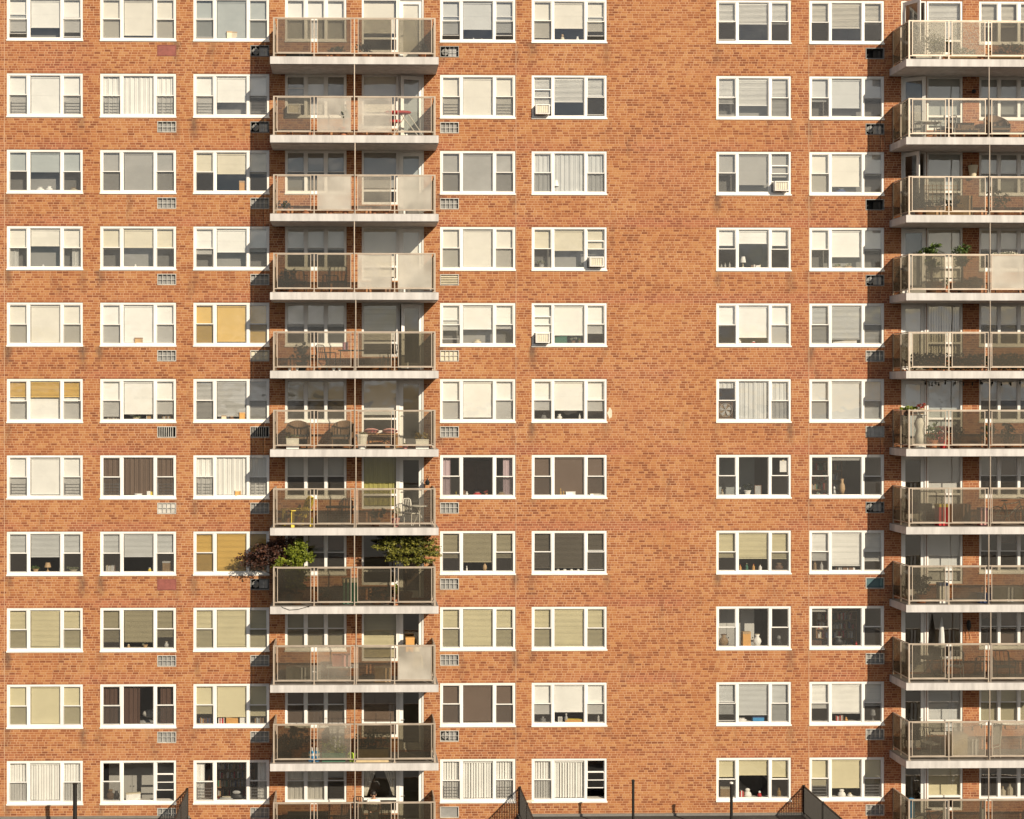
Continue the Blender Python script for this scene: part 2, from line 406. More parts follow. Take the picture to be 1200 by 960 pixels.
shell.quad((XL, 0, ZB), (XL, 0, ZT), (XL, 14, ZT), (XL, 14, ZB)); shell.quad((XR, 0, ZB), (XR, 14, ZB), (XR, 14, ZT), (XR, 0, ZT)); shell.quad((XL, 14, ZB), (XL, 14, ZT), (XR, 14, ZT), (XR, 14, ZB))
build('flank_wall', shell, 'brick_masonry', B)
build('roof', MB().box(XL + .01, XR - .01, .01, 13.99, ZT - .25, ZT - .02), 'roof_membrane', B)
for r in range(0, 13):
    z = deck(r) if r else head(1) + .3
    build('floor_slab', MB().box(XL + .02, XR - .02, WT + .004, 5.0, z - .2, z), 'room_floor', B)
    build('ceiling', MB().box(XL + .02, XR - .02, WT + .004, 5.0, z - .225, z - .204), 'plaster', B)
build('room_wall', MB().box(XL + .02, XR - .02, 4.6, 4.75, ZB + 5, ZT - .3), 'room_wall', B)
for x in (-13.4, -9.19, -5.93, -2.72, .0, 2.74, 5.95, 10.8, 15.74, 19.03, 21.84, 24.6):
    build('partition', MB().box(x - .06, x + .06, WT + .006, 4.59, H - 17, ZT - .3), 'room_wall', B)
for x in (-12.222, 5.69, 16.045):
    build('caulk_joint', MB().box(x - .009, x + .009, -.004, .01, H - 14.6, ZT), 'caulk', B)

# ---- windows
FR_Y0, FR_Y1 = .022, .12
def ring(mb, x0, x1, z0, z1, t, y0, y1, tb=None, tt=None):
    tb = t if tb is None else tb; tt = t if tt is None else tt
    mb.box(x0, x0 + t, y0, y1, z0, z1); mb.box(x1 - t, x1, y0, y1, z0, z1)
    mb.box(x0 + t, x1 - t, y0 + .001, y1 - .001, z0, z0 + tb); mb.box(x0 + t, x1 - t, y0 + .001, y1 - .001, z1 - tt, z1); return mb

def blind_mesh(kind, col, wd, ht, drop):
    """top-hung at z=0 .. -ht*drop, width wd, at local y=0"""
    mb = MB(); L = ht * drop
    if kind == 'r':
        n = 6; mb.box(0, wd, -.02, .03, -.05, 0)
        for i in range(n):
            a, b = -.05 - (L - .08) * i / n, -.05 - (L - .08) * (i + 1) / n
            y0 = .004 * sin(i * 2.1); y1 = .004 * sin((i + 1) * 2.1)
            mb.quad((.004, y0, b), (wd - .004, y1, b), (wd - .004, y1, a), (.004, y0, a))
        mb.box(0, wd, -.012, .012, -L, -L + .032)
    elif kind == 'v':
        mb.box(0, wd, -.025, .03, -.045, 0); z = -.06
        rnd = random.Random(int(wd * 1000 + L * 100))
        while z > -L + .03:
            tl = .010 + rnd.uniform(-.003, .003)
            mb.quad((.003, -.018, z - .025), (wd - .003, -.018, z - .025), (wd - .003, .018, z + tl), (.003, .018, z + tl)); z -= .043
        mb.box(0, wd, -.02, .02, -L, -L + .025)
    elif kind == 'x':
        mb.box(0, wd, -.03, .03, -.05, 0); x = .0; rnd = random.Random(int(wd * 1000)); 
        while x < wd - .05:
            a = rnd.uniform(-.02, .05); g = .092
            mb.quad((x, a - .02, -L), (min(wd, x + g * .86), .02, -L), (min(wd, x + g * .86), .02, -.05), (x, a - .02, -.05)); x += g
    elif kind == 'k':
        n = max(10, int(wd / .028)); pr = None; rnd = random.Random(int(wd * 777 + ht * 10)); ph = rnd.random() * 6
        for i in range(n + 1):
            x = wd * i / n; y = .012 * sin(x * 37 + ph) + .008 * sin(x * 83 + 2 * ph) + .008 * sin(x * 17 + 3 * ph); xb = x + .006 * sin(x * 30)
            cur = ((x, y * .7, 0), (xb, y * 1.25, -L))
            if pr: mb.quad(pr[1], cur[1], cur[0], pr[0])
            pr = cur
    return mb.mesh('blind', 'shade_' + col, smooth=kind in 'k')

def add_blind(win, kind, col, x, zt, wd, ht, drop, y=.155):
    if kind == '-' or drop <= 0.02: return
    me = cached(('bl', kind, col, round(wd, 3), round(ht, 3), round(drop, 2)), lambda: blind_mesh(kind, col, wd, ht, drop))
    obj('curtain' if kind == 'k' else 'blind', me, win, (x, y, zt))

def sash_mesh(wd, ht, t=.026, tb=None): return cached(('sash', round(wd, 3), round(ht, 3), t), lambda: ring(MB(), 0, wd, 0, ht, t, 0, .03, tb=tb).mesh('sash', 'white_vinyl'))
def pane_mesh(wd, ht): return cached(('pane', round(wd, 3), round(ht, 3)), lambda: MB().box(0, wd, 0, .006, 0, ht).mesh('pane', 'window_glass'))
def screen_mesh(wd, ht): return cached(('scr', round(wd, 3), round(ht, 3)), lambda: MB().quad((0, 0, 0), (wd, 0, 0), (wd, 0, ht), (0, 0, ht)).mesh('insect_screen', 'insect_mesh'))
def guard_mesh(wd):
    def f():
        mb = MB()
        for k in range(4): mb.tube([(0, 0, .09 + k * .105), (wd, 0, .09 + k * .105)], .009, 5)
        for x in (.05, wd - .05): mb.box(x - .012, x + .012, -.012, .012, .05, .45)
        return mb.mesh('window_guard', 'metal_grey')
    return cached(('guard', round(wd, 3)), f)

def double_hung(win, x0, x1, z0, z1, mr=.5, opened=0.0, screen=True, guard=False, ac=False):
    """two sashes one above the other: z0..z1 clear opening, lower sash raised by `opened` of its height"""
    wd = x1 - x0; ht = z1 - z0; zm = z0 + ht * mr
    if ac:
        up = (zm - .17, z1 - .17 - .13)
        obj('sash', sash_mesh(wd, .30), win, (x0, .045, zm - .03)); obj('pane', pane_mesh(wd - .06, .24), win, (x0 + .03, .055, zm))
        obj('sash', sash_mesh(wd, z1 - zm - .26), win, (x0, .08, zm + .26)); obj('pane', pane_mesh(wd - .06, z1 - zm - .32), win, (x0 + .03, .09, zm + .29))
        obj('sash', sash_mesh(wd, .30), win, (x0, .08, zm - .31)); obj('pane', pane_mesh(wd - .06, .24), win, (x0 + .03, .09, zm - .28))
        return
    obj('sash', sash_mesh(wd, z1 - zm + .016), win, (x0, .04, zm - .016)); obj('pane', pane_mesh(wd - .06, z1 - zm - .045), win, (x0 + .03, .052, zm + .013))
    lh = zm - z0 + .016; lift = opened * lh
    obj('sash', sash_mesh(wd, lh), win, (x0, .078, z0 + lift)); obj('pane', pane_mesh(wd - .06, lh - .06), win, (x0 + .03, .09, z0 + .03 + lift))
    if screen: obj('insect_screen', screen_mesh(wd - .01, zm - z0 - .02), win, (x0 + .005, .055, z0 + .004))
    if guard: obj('window_guard', guard_mesh(wd), win, (x0, .122, z0))

FT, MU = .078, .092
SW = .62
CX0, CX1 = FT + SW + MU, WW - FT - SW - MU
ZS0, ZS1 = .098, WH - .078
def frame_mesh():
    mb = MB(); ring(mb, 0, WW, 0, WH, FT, FR_Y0, FR_Y1, tb=.098)
    for x in (FT + SW, CX1): mb.box(x, x + MU, FR_Y0 + .004, FR_Y1 - .002, .098, WH - FT)
    for a, b in ((CX0, CX1),):                                   # glazing bead of the fixed light
        ring(mb, a, b, .098, WH - FT, .02, .05, .09)
    return mb.mesh('window', 'white_vinyl')
def sill_mesh(wd): return cached(('sill', wd), lambda: MB().box(-.012, wd + .012, -.028, .024, -.022, .03).mesh('sill', 'white_vinyl'))
def stool_mesh(wd): return cached(('stool', wd), lambda: MB().box(0, wd, .122, .36, .06, .095).mesh('sill_board', 'white_stool'))

def picture_window(r, ci, spec):
    x = COLX[ci]; z = head(r) - WH
    jx = random.uniform(-.008, .008)
    win = obj('window', cached('frame', frame_mesh), B, (x + jx * 0, 0, z))
    kind, col, dl, dc, dr, fl = spec
    obj('sill', sill_mesh(WW), win); obj('sill_board', stool_mesh(WW), win)
    obj('pane', pane_mesh(CX1 - CX0 - .05, ZS1 - ZS0 - .05), win, (CX0 + .025, .066, ZS0 + .025))
    double_hung(win, FT, FT + SW, ZS0, ZS1, .5 + random.uniform(-.01, .01), .22 if 'oL' in fl else (.06 if 'pL' in fl else 0), 'nL' not in fl, 'gL' in fl, 'aL' in fl)
    double_hung(win, WW - FT - SW, WW - FT, ZS0, ZS1, .5 + random.uniform(-.01, .01), .22 if 'oR' in fl else (.06 if 'pR' in fl else 0), 'nR' not in fl, 'gR' in fl, 'aR' in fl)
    hb = ZS1 - ZS0 + .03
    for a, wd, dp in ((FT - .02, SW + .05, dl), (CX0 - .03, CX1 - CX0 + .06, dc), (WW - FT - SW - .03, SW + .05, dr)):
        if wd > 1: add_blind(win, kind, col, CX0 + .032, ZS1 - .03, CX1 - CX0 - .064, ZS1 - ZS0 - .06, dp, .118)
        else: add_blind(win, kind, col, a, ZS1 + .02, wd, hb, dp, .138)
    for extra in fl:
        if extra.startswith('K'):        # tied or gathered side curtains: colour, left pane, right pane
            cc = extra[1]
            for a, wd in ((FT, .3), (WW - FT - .34, .32)): add_blind(win, 'k', cc, a, ZS1 + .02, wd, hb, .98, .21)
        if extra.startswith('B'):        # second layer below a short top blind
            for a, wd in ((FT - .02, SW + .05), (CX0 - .03, CX1 - CX0 + .06), (WW - FT - SW - .03, SW + .05)): add_blind(win, 'r', extra[1], a, ZS1 + .01, wd, hb, .99, .2)
        if extra == 'S':                 # flat grey panel added in the room, imitates grey reflection below the blinds
            add_blind(win, 'r', 'f', .02, ZS1 + .02, WW - .04, hb, 1.0, .42)
        if extra.startswith('C'):        # one wide gathered curtain in part of the middle light
            add_blind(win, 'k', extra[1], CX0 - .02, ZS1 + .02, .6, hb, .99, .2); add_blind(win, 'k', extra[1], FT, ZS1 + .02, .56, hb, .99, .21); add_blind(win, 'k', extra[1], WW - FT - .5, ZS1 + .02, .46, hb, .99, .21)
    return win

WSPEC = """
1 1 r w .82 .74 .84 oL,pR,S|1 2 r s 1 .94 1 -,S|1 3 r u .97 .99 .97 pL|1 4 r m .84 .74 .8 oL,oR|1 5 r s .93 .7 .76 oR|1 7 v w .52 .56 .55 pL|1 8 v s .52 .66 .54 -
2 1 r w 1 1 1 gL,gR|2 2 k w 1 1 1 gL,gR|2 3 r w 1 .68 .55 gL,gR,S|2 4 r s 1 1 1 gL,gR|2 5 v w .7 .64 .47 aL,pR|2 7 v w .66 .72 1 pL,S|2 8 r m .6 .78 .55 -,S
3 1 r u .5 .52 .5 -,S|3 2 r e .98 1 .98 -|3 3 r c .55 .56 .55 -|3 4 r e 1 1 1 -|3 5 k m 1 1 1 -|3 7 r e .55 .82 .6 aR,S|3 8 r s 1 .86 .55 -,S
4 1 r s .52 .46 .5 Kw,S|4 2 r c .54 .5 .54 -,S|4 3 r w .66 .62 .6 -,S|4 4 r s 1 1 1 -|4 5 r c .52 .56 .5 aR,S|4 7 r w .42 .36 .42 -|4 8 r w .55 .72 .55 -,S
5 1 r s 1 1 1 -|5 2 r w 1 1 1 -|5 3 r y 1 .98 .98 -|5 4 r w .66 .64 .62 oL,S|5 5 r w .7 .8 .74 aL|5 7 r w .55 .86 .98 -|5 8 v m .98 .9 .98 -
6 1 v y .42 .42 .42 Bw|6 2 r w .92 .88 .86 -|6 3 v g .96 .94 .97 -|6 4 r w .97 .97 .97 -|6 5 r w .76 .78 .78 -|6 7 k m .2 1 1 -|6 8 r m 1 1 1 -
7 1 r w 1 .99 1 gL,gR|7 2 k b 1 1 1 gL,gR|7 3 k w 1 1 1 gL,gR|7 4 - w 0 0 0 Kp|7 5 r b .99 .99 .99 -|7 7 - w 0 0 0 -|7 8 v e .06 .08 .06 -
8 1 v m .52 .62 .52 -|8 2 v m .52 .62 .52 -|8 3 v y .99 1 .99 -|8 4 v o .66 .78 .66 -|8 5 v d .92 .94 .92 pR|8 7 v z .66 .7 .7 -|8 8 v w .74 .9 .76 -
9 1 v z 1 1 1 -|9 2 v o .84 .86 .72 -|9 3 v z 1 .99 1 -|9 4 v z 1 1 1 -|9 5 v z 1 1 1 -|9 7 - w 0 0 0 -|9 8 r e .12 0 0 -
10 1 r z 1 1 1 -|10 2 - k 0 0 0 Ck|10 3 r z .74 .84 .8 -|10 4 r b .99 .99 .99 -|10 5 r w .78 .74 .78 -|10 7 v m .8 .84 .98 pL|10 8 v w .66 .8 .6 -
11 1 x w 1 1 1 -|11 2 - w 0 0 0 aR|11 3 - w 0 0 0 Kw,gL,gR|11 4 x w 1 1 1 gL,gR|11 5 x w 1 1 0 aR|11 7 r z .47 .42 .48 -|11 8 r z .72 .78 .66 gL,gR
"""  # blue grey rollers at the ornaments and pale carton imitate sky reflected in glass
for ln in WSPEC.strip().replace('\n', '|').split('|'):
    a = ln.split()
    picture_window(int(a[0]), int(a[1]), (a[2], a[3], float(a[4]), float(a[5]), float(a[6]), a[7].split(',')))

# ---- wall sleeves of the room air conditioners
SLS = {2: 'bgggggvwbggg', 3: 'ddggggvggdgg', 4: 'mgglpgggxfn', 8: 'odddggdtggg'}
SLS = {2: ['blank', 'grid', 'grid', 'grid', 'grid', 'bars', 'white', 'blank', 'grid', 'grid', 'grid'], 3: ['dark', 'dark', 'grid', 'grid', 'panel', 'bars', 'grid', 'dark', 'grid', 'grid', 'grid'],
       4: ['dark', 'grid', 'grid', 'louver', 'panel', 'grid', 'grid', 'grid', 'grid', 'fan', 'plate'], 8: ['open', 'dark', 'open', 'dark', 'grid', 'white', 'dark', 'teal', 'grid', 'grid', 'grid']}
def sleeve(kind):
    fr = ring(MB(), 0, SLW, 0, SLH, .024, -.012, .25).mesh('wall_vent', 'vent_white' if kind not in ('open', 'dark', 'blank') else ('red_panel' if kind == 'blank' else 'sleeve_grey'))
    subs = []
    yb = {'grid': .075, 'white': .04, 'bars': .14, 'dark': .2, 'open': .24, 'panel': .05, 'louver': .05, 'blank': -.004, 'teal': .03, 'plate': .05, 'fan': .12}[kind]
    mt = {'grid': 'sleeve_grey', 'white': 'vent_white', 'bars': 'dark_void', 'dark': 'dark_void', 'open': 'dark_void', 'panel': 'cream_metal', 'louver': 'cream_metal', 'blank': 'red_panel', 'teal': 'teal_panel', 'plate': 'sleeve_grey', 'fan': 'dark_void'}[kind]
    subs.append(('back_panel', MB().box(.03, SLW - .03, yb, yb + .02, .03, SLH - .03).mesh('back_panel', mt)))
    if kind in ('grid', 'white', 'dark', 'panel', 'fan'):
        vb = MB().box(0, .015, -.006, .012, 0, SLH - .06).mesh('bar', 'vent_white' if kind != 'dark' else 'sleeve_grey'); hb = MB().box(0, SLW - .06, -.004, .01, 0, .014).mesh('bar', 'vent_white' if kind != 'dark' else 'sleeve_grey')
        for k in (.18, .33, .48): subs.append(('bar', vb, (k, 0, .03)))
        subs.append(('bar', hb, (.03, 0, SLH / 2)))
    if kind == 'bars':
        vb = MB().box(0, .02, -.01, .012, 0, SLH - .06).mesh('bar', 'vent_white')
        for k in range(7): subs.append(('bar', vb, (.08 + k * .075, 0, .03)))
    if kind == 'louver':
        sl = MB().quad((0, .03, .03), (SLW - .06, .03, .03), (SLW - .06, -.01, 0), (0, -.01, 0)).mesh('slat', 'cream_metal')
        for k in range(5): subs.append(('slat', sl, (.03, 0, .05 + k * .06)))
    if kind in ('dark', 'fan', 'open'):
        subs.append(('coil_cover', MB().box(.3, SLW - .06, .1, .13, .05, SLH - .05).mesh('coil_cover', 'metal_grey' if kind != 'open' else 'dark_void')))
    if kind in ('fan', 'dark'):
        subs.append(('fan_shroud', MB().lathe([(.11, -.01), (.12, .02), (.05, .03), (.03, .04)], 14).mesh('fan_shroud', 'sleeve_grey'), (.18, .09, SLH / 2), 'x'))
    return fr, subs
for ci, kinds in SLS.items():
    for r in ROWS:
        k = kinds[r - 1]; fr, subs = cached(('slv', k), lambda: sleeve(k))
        o = obj('wall_vent', fr, B, (SLV[ci], 0, head(r) - WH - .14 - SLH))
        for s_ in subs:
            q = obj(s_[0], s_[1], o, s_[2] if len(s_) > 2 else (0, 0, 0))
            if len(s_) > 3: q.rotation_euler = (R(90), 0, 0)

# ---- windows and doors on the balconies
def tri_window(r, side, cols, kinds, drops, ac=False):
    x = BAL[side]['tri']; z = head(r) - WH
    t = .07; mu = .10; sw = (TRIW - 2 * t - 2 * mu) / 3
    def fm():
        mb = MB(); ring(mb, 0, TRIW, 0, WH, t, FR_Y0, FR_Y1, tb=.1)
        for k in (1, 2): mb.box(t + k * sw + (k - 1) * mu, t + k * (sw + mu), FR_Y0 + .004, FR_Y1 - .002, .1, WH - t)
        return mb.mesh('window', 'white_vinyl')
    win = obj('window', cached('tri', fm), B, (x, 0, z)); obj('sill', sill_mesh(TRIW), win)
    for k in range(3):
        a = t + k * (sw + mu)
        double_hung(win, a, a + sw, .1, WH - t, .5, 0, True, False, ac and k == 0)
        add_blind(win, kinds[k], cols[k], a - .03, WH - t + .01, sw + .06, WH - t - .08, drops[k])
def fix_window(r, side, kind, col, drop, tied=None):
    x = BAL[side]['fix']; z = head(r) - FIXH; t = .07
    def fm():
        mb = MB(); ring(mb, 0, FIXW, 0, FIXH, t, FR_Y0, FR_Y1, tb=.09); mb.box(t, FIXW - t, FR_Y0 + .003, FR_Y1 - .003, .46, .53); return mb.mesh('window', 'white_vinyl')
    win = obj('window', cached('fix', fm), B, (x, 0, z))
    obj('pane', pane_mesh(FIXW - 2 * t - .01, FIXH - .53 - t - .01), win, (t + .005, .066, .535)); obj('pane', pane_mesh(FIXW - 2 * t - .01, .36), win, (t + .005, .066, .095))
    if tied:
        mb = MB()
        for s in (0, 1):
            n = 14; pr = None
            for i in range(n + 1):
                u = i / n; xt = u * .56; xb = u * .1; y = .03 * sin(u * 30)
                if s: xt, xb = FIXW - .14 - xt, FIXW - .14 - xb
                cur = ((xt + .07, y, 0), (xb + .07, y, -1.25))
                if pr: mb.quad(pr[1], cur[1], cur[0], pr[0])
                pr = cur
        build('curtain', mb, 'shade_' + col, win, (0, .16, FIXH - t))
    else: add_blind(win, kind, col, t - .03, FIXH - t + .01, FIXW - 2 * t + .06, FIXH - t - .1, drop)
def door(r, side, state, col):
    b = BAL[side]; x = b['door']; z = deck(r) + .06; hgt = head(r) - z; t = .055
    fr = obj('door', cached('doorframe', lambda: ring(MB(), 0, DOORW, 0, hgt, t, FR_Y0, FR_Y1 + .04, tb=.04).mesh('door', 'white_vinyl')), B, (x, 0, z))
    lw, lh = DOORW - 2 * t - .01, hgt - t - .05
    def lm():
        return ring(MB(), 0, lw, 0, lh, .115, 0, .045, tb=.2, tt=.13).mesh('leaf', 'white_vinyl')
    hinge_right = b['flip'] > 0
    piv = obj('leaf', cached('leaf', lm), fr, (t + .005, .07, .045))
    gl = [obj('pane', pane_mesh(lw - .24, lh - .34), fr, (t + .005 + .12, .09, .045 + .205))]
    hd = obj('handle', cached('handle', lambda: MB().tube([(0, 0, 0), (0, -.05, 0), (.1, -.05, 0)], .011, 6).mesh('handle', 'metal_grey')), fr, (t + .06 if hinge_right else t + lw - .16, .07, .045 + lh * .45))
    if state:                                   # standing open outwards
        a = R(state)
        for o in [piv] + gl + [hd]:
            px = t + .005 + (lw if hinge_right else 0); py = .07
            dx, dy = o.location.x - px, o.location.y - py; s = 1 if hinge_right else -1
            o.rotation_euler = (0, 0, s * a)
            o.location.x = px + dx * cos(s * a) - dy * sin(s * a); o.location.y = py + dx * sin(s * a) + dy * cos(s * a)
    if col: add_blind(fr, 'r', col, t + .1, hgt - .15, lw - .18, hgt - .4, .98, .13)
TW = {1: ('www', 'rrr', (1, 1, 1)), 2: ('ewe', 'rrr', (.55, .95, .6)), 3: ('eee', 'rrr', (1, .98, .98)), 4: ('www', 'rrr', (.55, .55, .55)), 5: ('sww', 'rrr', (.56, .56, .56)), 6: ('ooe', 'rrr', (.52, .52, .52)),
      7: ('geg', 'rrr', (.5, .5, .5)), 8: ('bbb', 'rrr', (.5, .4, .45)), 9: ('ooo', 'rrr', (1, 1, 1)), 10: ('bbb', 'rrr', (.98, .98, .98)), 11: ('sse', 'kkr', (1, 1, .42))}
FW = {1: ('r', 's', .66), 2: ('r', 's', .72), 3: ('r', 'e', .72), 4: ('r', 's', .98), 5: ('v', 's', .72), 6: ('r', 'g', .7), 7: ('k', 'l', 1), 8: ('-', 'b', 0), 9: ('v', 'z', 1), 10: ('r', 'b', .98), 11: ('t', 's', 0)}
DW = {1: (0, 's'), 2: (14, 'u'), 3: (0, 'u'), 4: (0, 's'), 5: (20, ''), 6: (0, ''), 7: (0, ''), 8: (0, 'b'), 9: (0, ''), 10: (0, ''), 11: (0, '')}
TE = {1: ('sss', 'vvv', (.6, .6, .6)), 2: ('uuu', 'rrr', (.9, .9, .9)), 3: ('uuu', 'rrr', (.98, .98, .98)), 4: ('sss', 'rrr', (.55, .55, .55)), 5: ('ggg', 'rrr', (.52, .52, .52)), 6: ('uuu', 'rrr', (.5, .5, .5)),
      7: ('ebe', 'rrr', (.5, .5, .5)), 8: ('bbb', '-v-', (.3, .3, .3)), 9: ('bbb', 'rrr', (.3, 1, 1)), 10: ('zzz', 'rrr', (1, 1, 1)), 11: ('bbb', 'r--', (.4, 0, 0))}
FE = {1: ('v', 'w', .75), 2: ('r', 'u', .96), 3: ('r', 'u', .98), 4: ('r', 's', .98), 5: ('x', 's', 1), 6: ('r', 'u', .98), 7: ('r', 'g', 1), 8: ('r', 'm', 1), 9: ('-', 'b', 0), 10: ('v', 'm', 1), 11: ('r', 'z', .8)}  # second entry's blue grey roller carries the colour of reflected sky
DE = {1: (62, ''), 2: (30, 'e'), 3: (66, ''), 4: (12, 'e'), 5: (0, 's'), 6: (0, 'u'), 7: (0, ''), 8: (0, ''), 9: (0, ''), 10: (0, ''), 11: (0, '')}
for r in ROWS:
    for side, T_, F_, D_ in (('west', TW, FW, DW), ('east', TE, FE, DE)):
        a = T_[r]; tri_window(r, side, a[0], a[1], a[2], side == 'west' and r == 2)
        k, cl, dp = F_[r]; fix_window(r, side, k, cl, dp, tied=(k == 't'))
        st, cl = D_[r]; door(r, side, st, cl)

# ---- balconies
PAN = {'west': ['tttt', 'tffc', 'cfmf', 'ddff', 'tctd', 'cccc', 'tttc', 'dddd', 'tmtf', 'dmdd', 'dddd'], 'east': ['sstt', 'cccc', 'tttt', 'ttft', 'dddd', 'cdtd', 'tttt', 'tttt', 'tttt', 'tmmt', 'tttt']}
PSIDE = ['t', 't', 't', 'd', 'd', 'd', 'm', 'm', 't', 't', 't']
GM = dict(t='smoky_glass', d='bronze_glass', f='frosted_glass', m='milky_glass', c='clear_glass', s='speckled_glass', q='side_glass')
RH = 1.335; BAY = (BW - .25) / 4
def gp(k, wd, ht):
    return cached(('gp', k, round(wd, 3), round(ht, 3)), lambda: MB().box(0, wd, 0, .008, 0, ht).mesh('glass_panel', GM[k]))
def balcony(r, side):
    b = BAL[side]; x0 = b['x0']; z = deck(r)
    def sm():
        mb = MB(); mb.box(0, BW, -DEP, .0, -.26, -.012);  mb.box(.05, BW - .05, -DEP + .05, -.01, -.275, -.26)
        return mb.mesh('balcony', 'slab_paint')
    o = obj('balcony', cached('slab', sm), B, (x0, 0, z)); obj('floor_screed', cached('screed', lambda: MB().box(.012, BW - .012, -DEP + .012, .0, -.0118, .0).mesh('floor_screed', 'screed')), o)
    px = [.125 + BAY * k for k in range(5)]; yf = -DEP + .075
    obj('top_rail', cached('trail', lambda: MB().box(.1, BW - .1, yf - .022, yf + .022, RH - .035, RH).mesh('top_rail', 'rail_bronze')), o)
    obj('bottom_rail', cached('brail', lambda: MB().box(.1, BW - .1, yf - .012, yf + .012, .105, .135).mesh('bottom_rail', 'rail_bronze')), o)
    pm = cached('post', lambda: MB().box(-.019, .019, -.019, .019, 0, RH - .036).mesh('post', 'rail_bronze')); cp = cached('cpost', lambda: MB().box(-.026, .026, -.026, .026, 0, RH - .036).mesh('post', 'rail_bronze'))
    foot = cached('foot', lambda: MB().box(-.05, .05, -.05, .05, 0, .012).mesh('base_plate', 'rail_bronze'))
    for k, x in enumerate(px):
        obj('post', cp if k in (0, 4) else pm, o, (x, yf, 0)); obj('base_plate', foot, o, (x, yf, .001))
    pw = 1.16
    fm = cached('pframe', lambda: ring(MB(), 0, pw, .137, RH - .037, .024, -.012, .012).mesh('panel_frame', 'rail_bronze'))
    for k in range(4):
        xa = px[k] + (BAY - pw) / 2 + random.uniform(-.012, .012)
        obj('panel_frame', fm, o, (xa, yf, 0)); obj('glass_panel', gp(PAN[side][r - 1][k], pw - .05, RH - .225), o, (xa + .025, yf - .004, .162))
    for s, xx in ((0, px[0]), (1, px[4])):                          # returns to the wall
        obj('top_rail', cached('strail', lambda: MB().box(-.02, .02, yf + .023, -.002, RH - .035, RH).mesh('top_rail', 'rail_bronze')), o, (xx, 0, 0))
        obj('bottom_rail', cached('sbrail', lambda: MB().box(-.012, .012, yf + .027, -.002, .105, .135).mesh('bottom_rail', 'rail_bronze')), o, (xx, 0, 0))
        half = -yf / 2
        obj('post', pm, o, (xx, yf + half, 0)); obj('post', pm, o, (xx, -.03, 0))
        for k in (0, 1):
            wd = half - .12
            q = obj('glass_panel', gp('q', wd, RH - .2), o, (xx + .004, yf + .07 + k * half, .15)); q.rotation_euler = (0, 0, R(90))
    if r < 12:
        obj('pipe', cached('pipe', lambda: MB().tube([(0, 0, .0), (0, 0, FH - .262)], .021, 8).mesh('pipe', 'rail_bronze')), o, (px[2] + random.uniform(-.03, .05) + .01, yf - .046, -FH + .0))
    return o
for r in list(ROWS):
    for side in BAL: balcony(r, side)
for side in BAL: balcony_low = None
PAN['west'].append('dddd'); PAN['east'].append('tttt'); PSIDE.append('t')

# ------------------------------------------------------------------ roof of the lower wing in front, its railings and posts
DZ = H - 14.84
def wing(name, x0, x1, label):
    t = thing(name, label, 'building', ((x0 + x1) / 2, -3.5, 0)); ox = (x0 + x1) / 2
    mb = MB().box(x0 - ox, x1 - ox, -3.5, 3.49, 0, DZ - .15); build('wall', mb, 'brick_masonry', t)
    build('roof_deck', MB().box(x0 - ox - .05, x1 - ox + .05, -3.55, 3.485, DZ - .148, DZ), 'roof_membrane', t)
    build('flashing', MB().box(x0 - ox, x1 - ox, 3.44, 3.482, DZ, DZ + .085), 'flashing', t)
    build('coping', MB().box(x0 - ox - .06, x1 - ox + .06, -3.56, -3.3, DZ, DZ + .18), 'flashing', t)
wing('low_wing', -19.5, -5.75, 'low wing with black flat roof under the window with white vertical blinds only')
wing('low_wing', 5.75, 15.95, 'low wing with black flat roof between two black picket railings')
def railing(x, label):
    t = thing('roof_railing', label, 'railing', (x, 0, DZ), 0, 'picket railings on the low roofs')
    L = 6.4; h = 1.03
    build('rail', MB().box(-.022, .022, -L, -.03, h - .035, h), 'black_metal', t); build('rail', MB().box(-.018, .018, -L, -.03, .08, .11), 'black_metal', t)
    pk = MB().box(-.016, .016, -.004, .004, .11, h - .035).mesh('picket', 'dark_iron'); po = MB().box(-.03, .03, -.03, .03, .001, h + .03).mesh('post', 'black_metal')
    y = -.12
    while y > -L + .05: obj('picket', pk, t, (0, y, 0)); y -= .1
    for k in range(7): build('wire', MB().tube([(.012, -L, .2 + k * .115), (.012, -.05, .2 + k * .115)], .005, 4), 'dark_iron', t)
    for y in (-.05, -2.1, -4.2, -L): obj('post', po, t, (0, y, 0))
railing(-5.83, 'black picket railing on the roof edge under the window with white side curtains')
railing(5.83, 'black picket railing standing against the wall between two windows with vertical blinds')
railing(15.86, 'black picket railing on the roof edge below the window with a white plush toy')
for x, h, rad, lb in ((-9.3, 1.85, .07, 'thick dark steel post standing in front of the window with closed vertical blinds'), (9.36, 1.88, .045, 'slim dark steel post standing before the blank brick wall'), (12.67, 1.79, .05, 'slim dark steel post with a pale cap before the window with bright clutter')):
    t = thing('steel_post', lb, 'post', (x, -2.4, DZ))
    build('base_plate', MB().box(-.13, .13, -.13, .13, 0, .015), 'black_metal', t); build('shaft', MB().tube([(0, 0, .012), (0, 0, h)], rad, 10), 'black_metal', t)
    build('cap', MB().lathe([(rad + .012, h - .03), (rad + .012, h + .012), (rad * .5, h + .03)], 10), 'metal_white' if 'pale' in lb else 'black_metal', t)
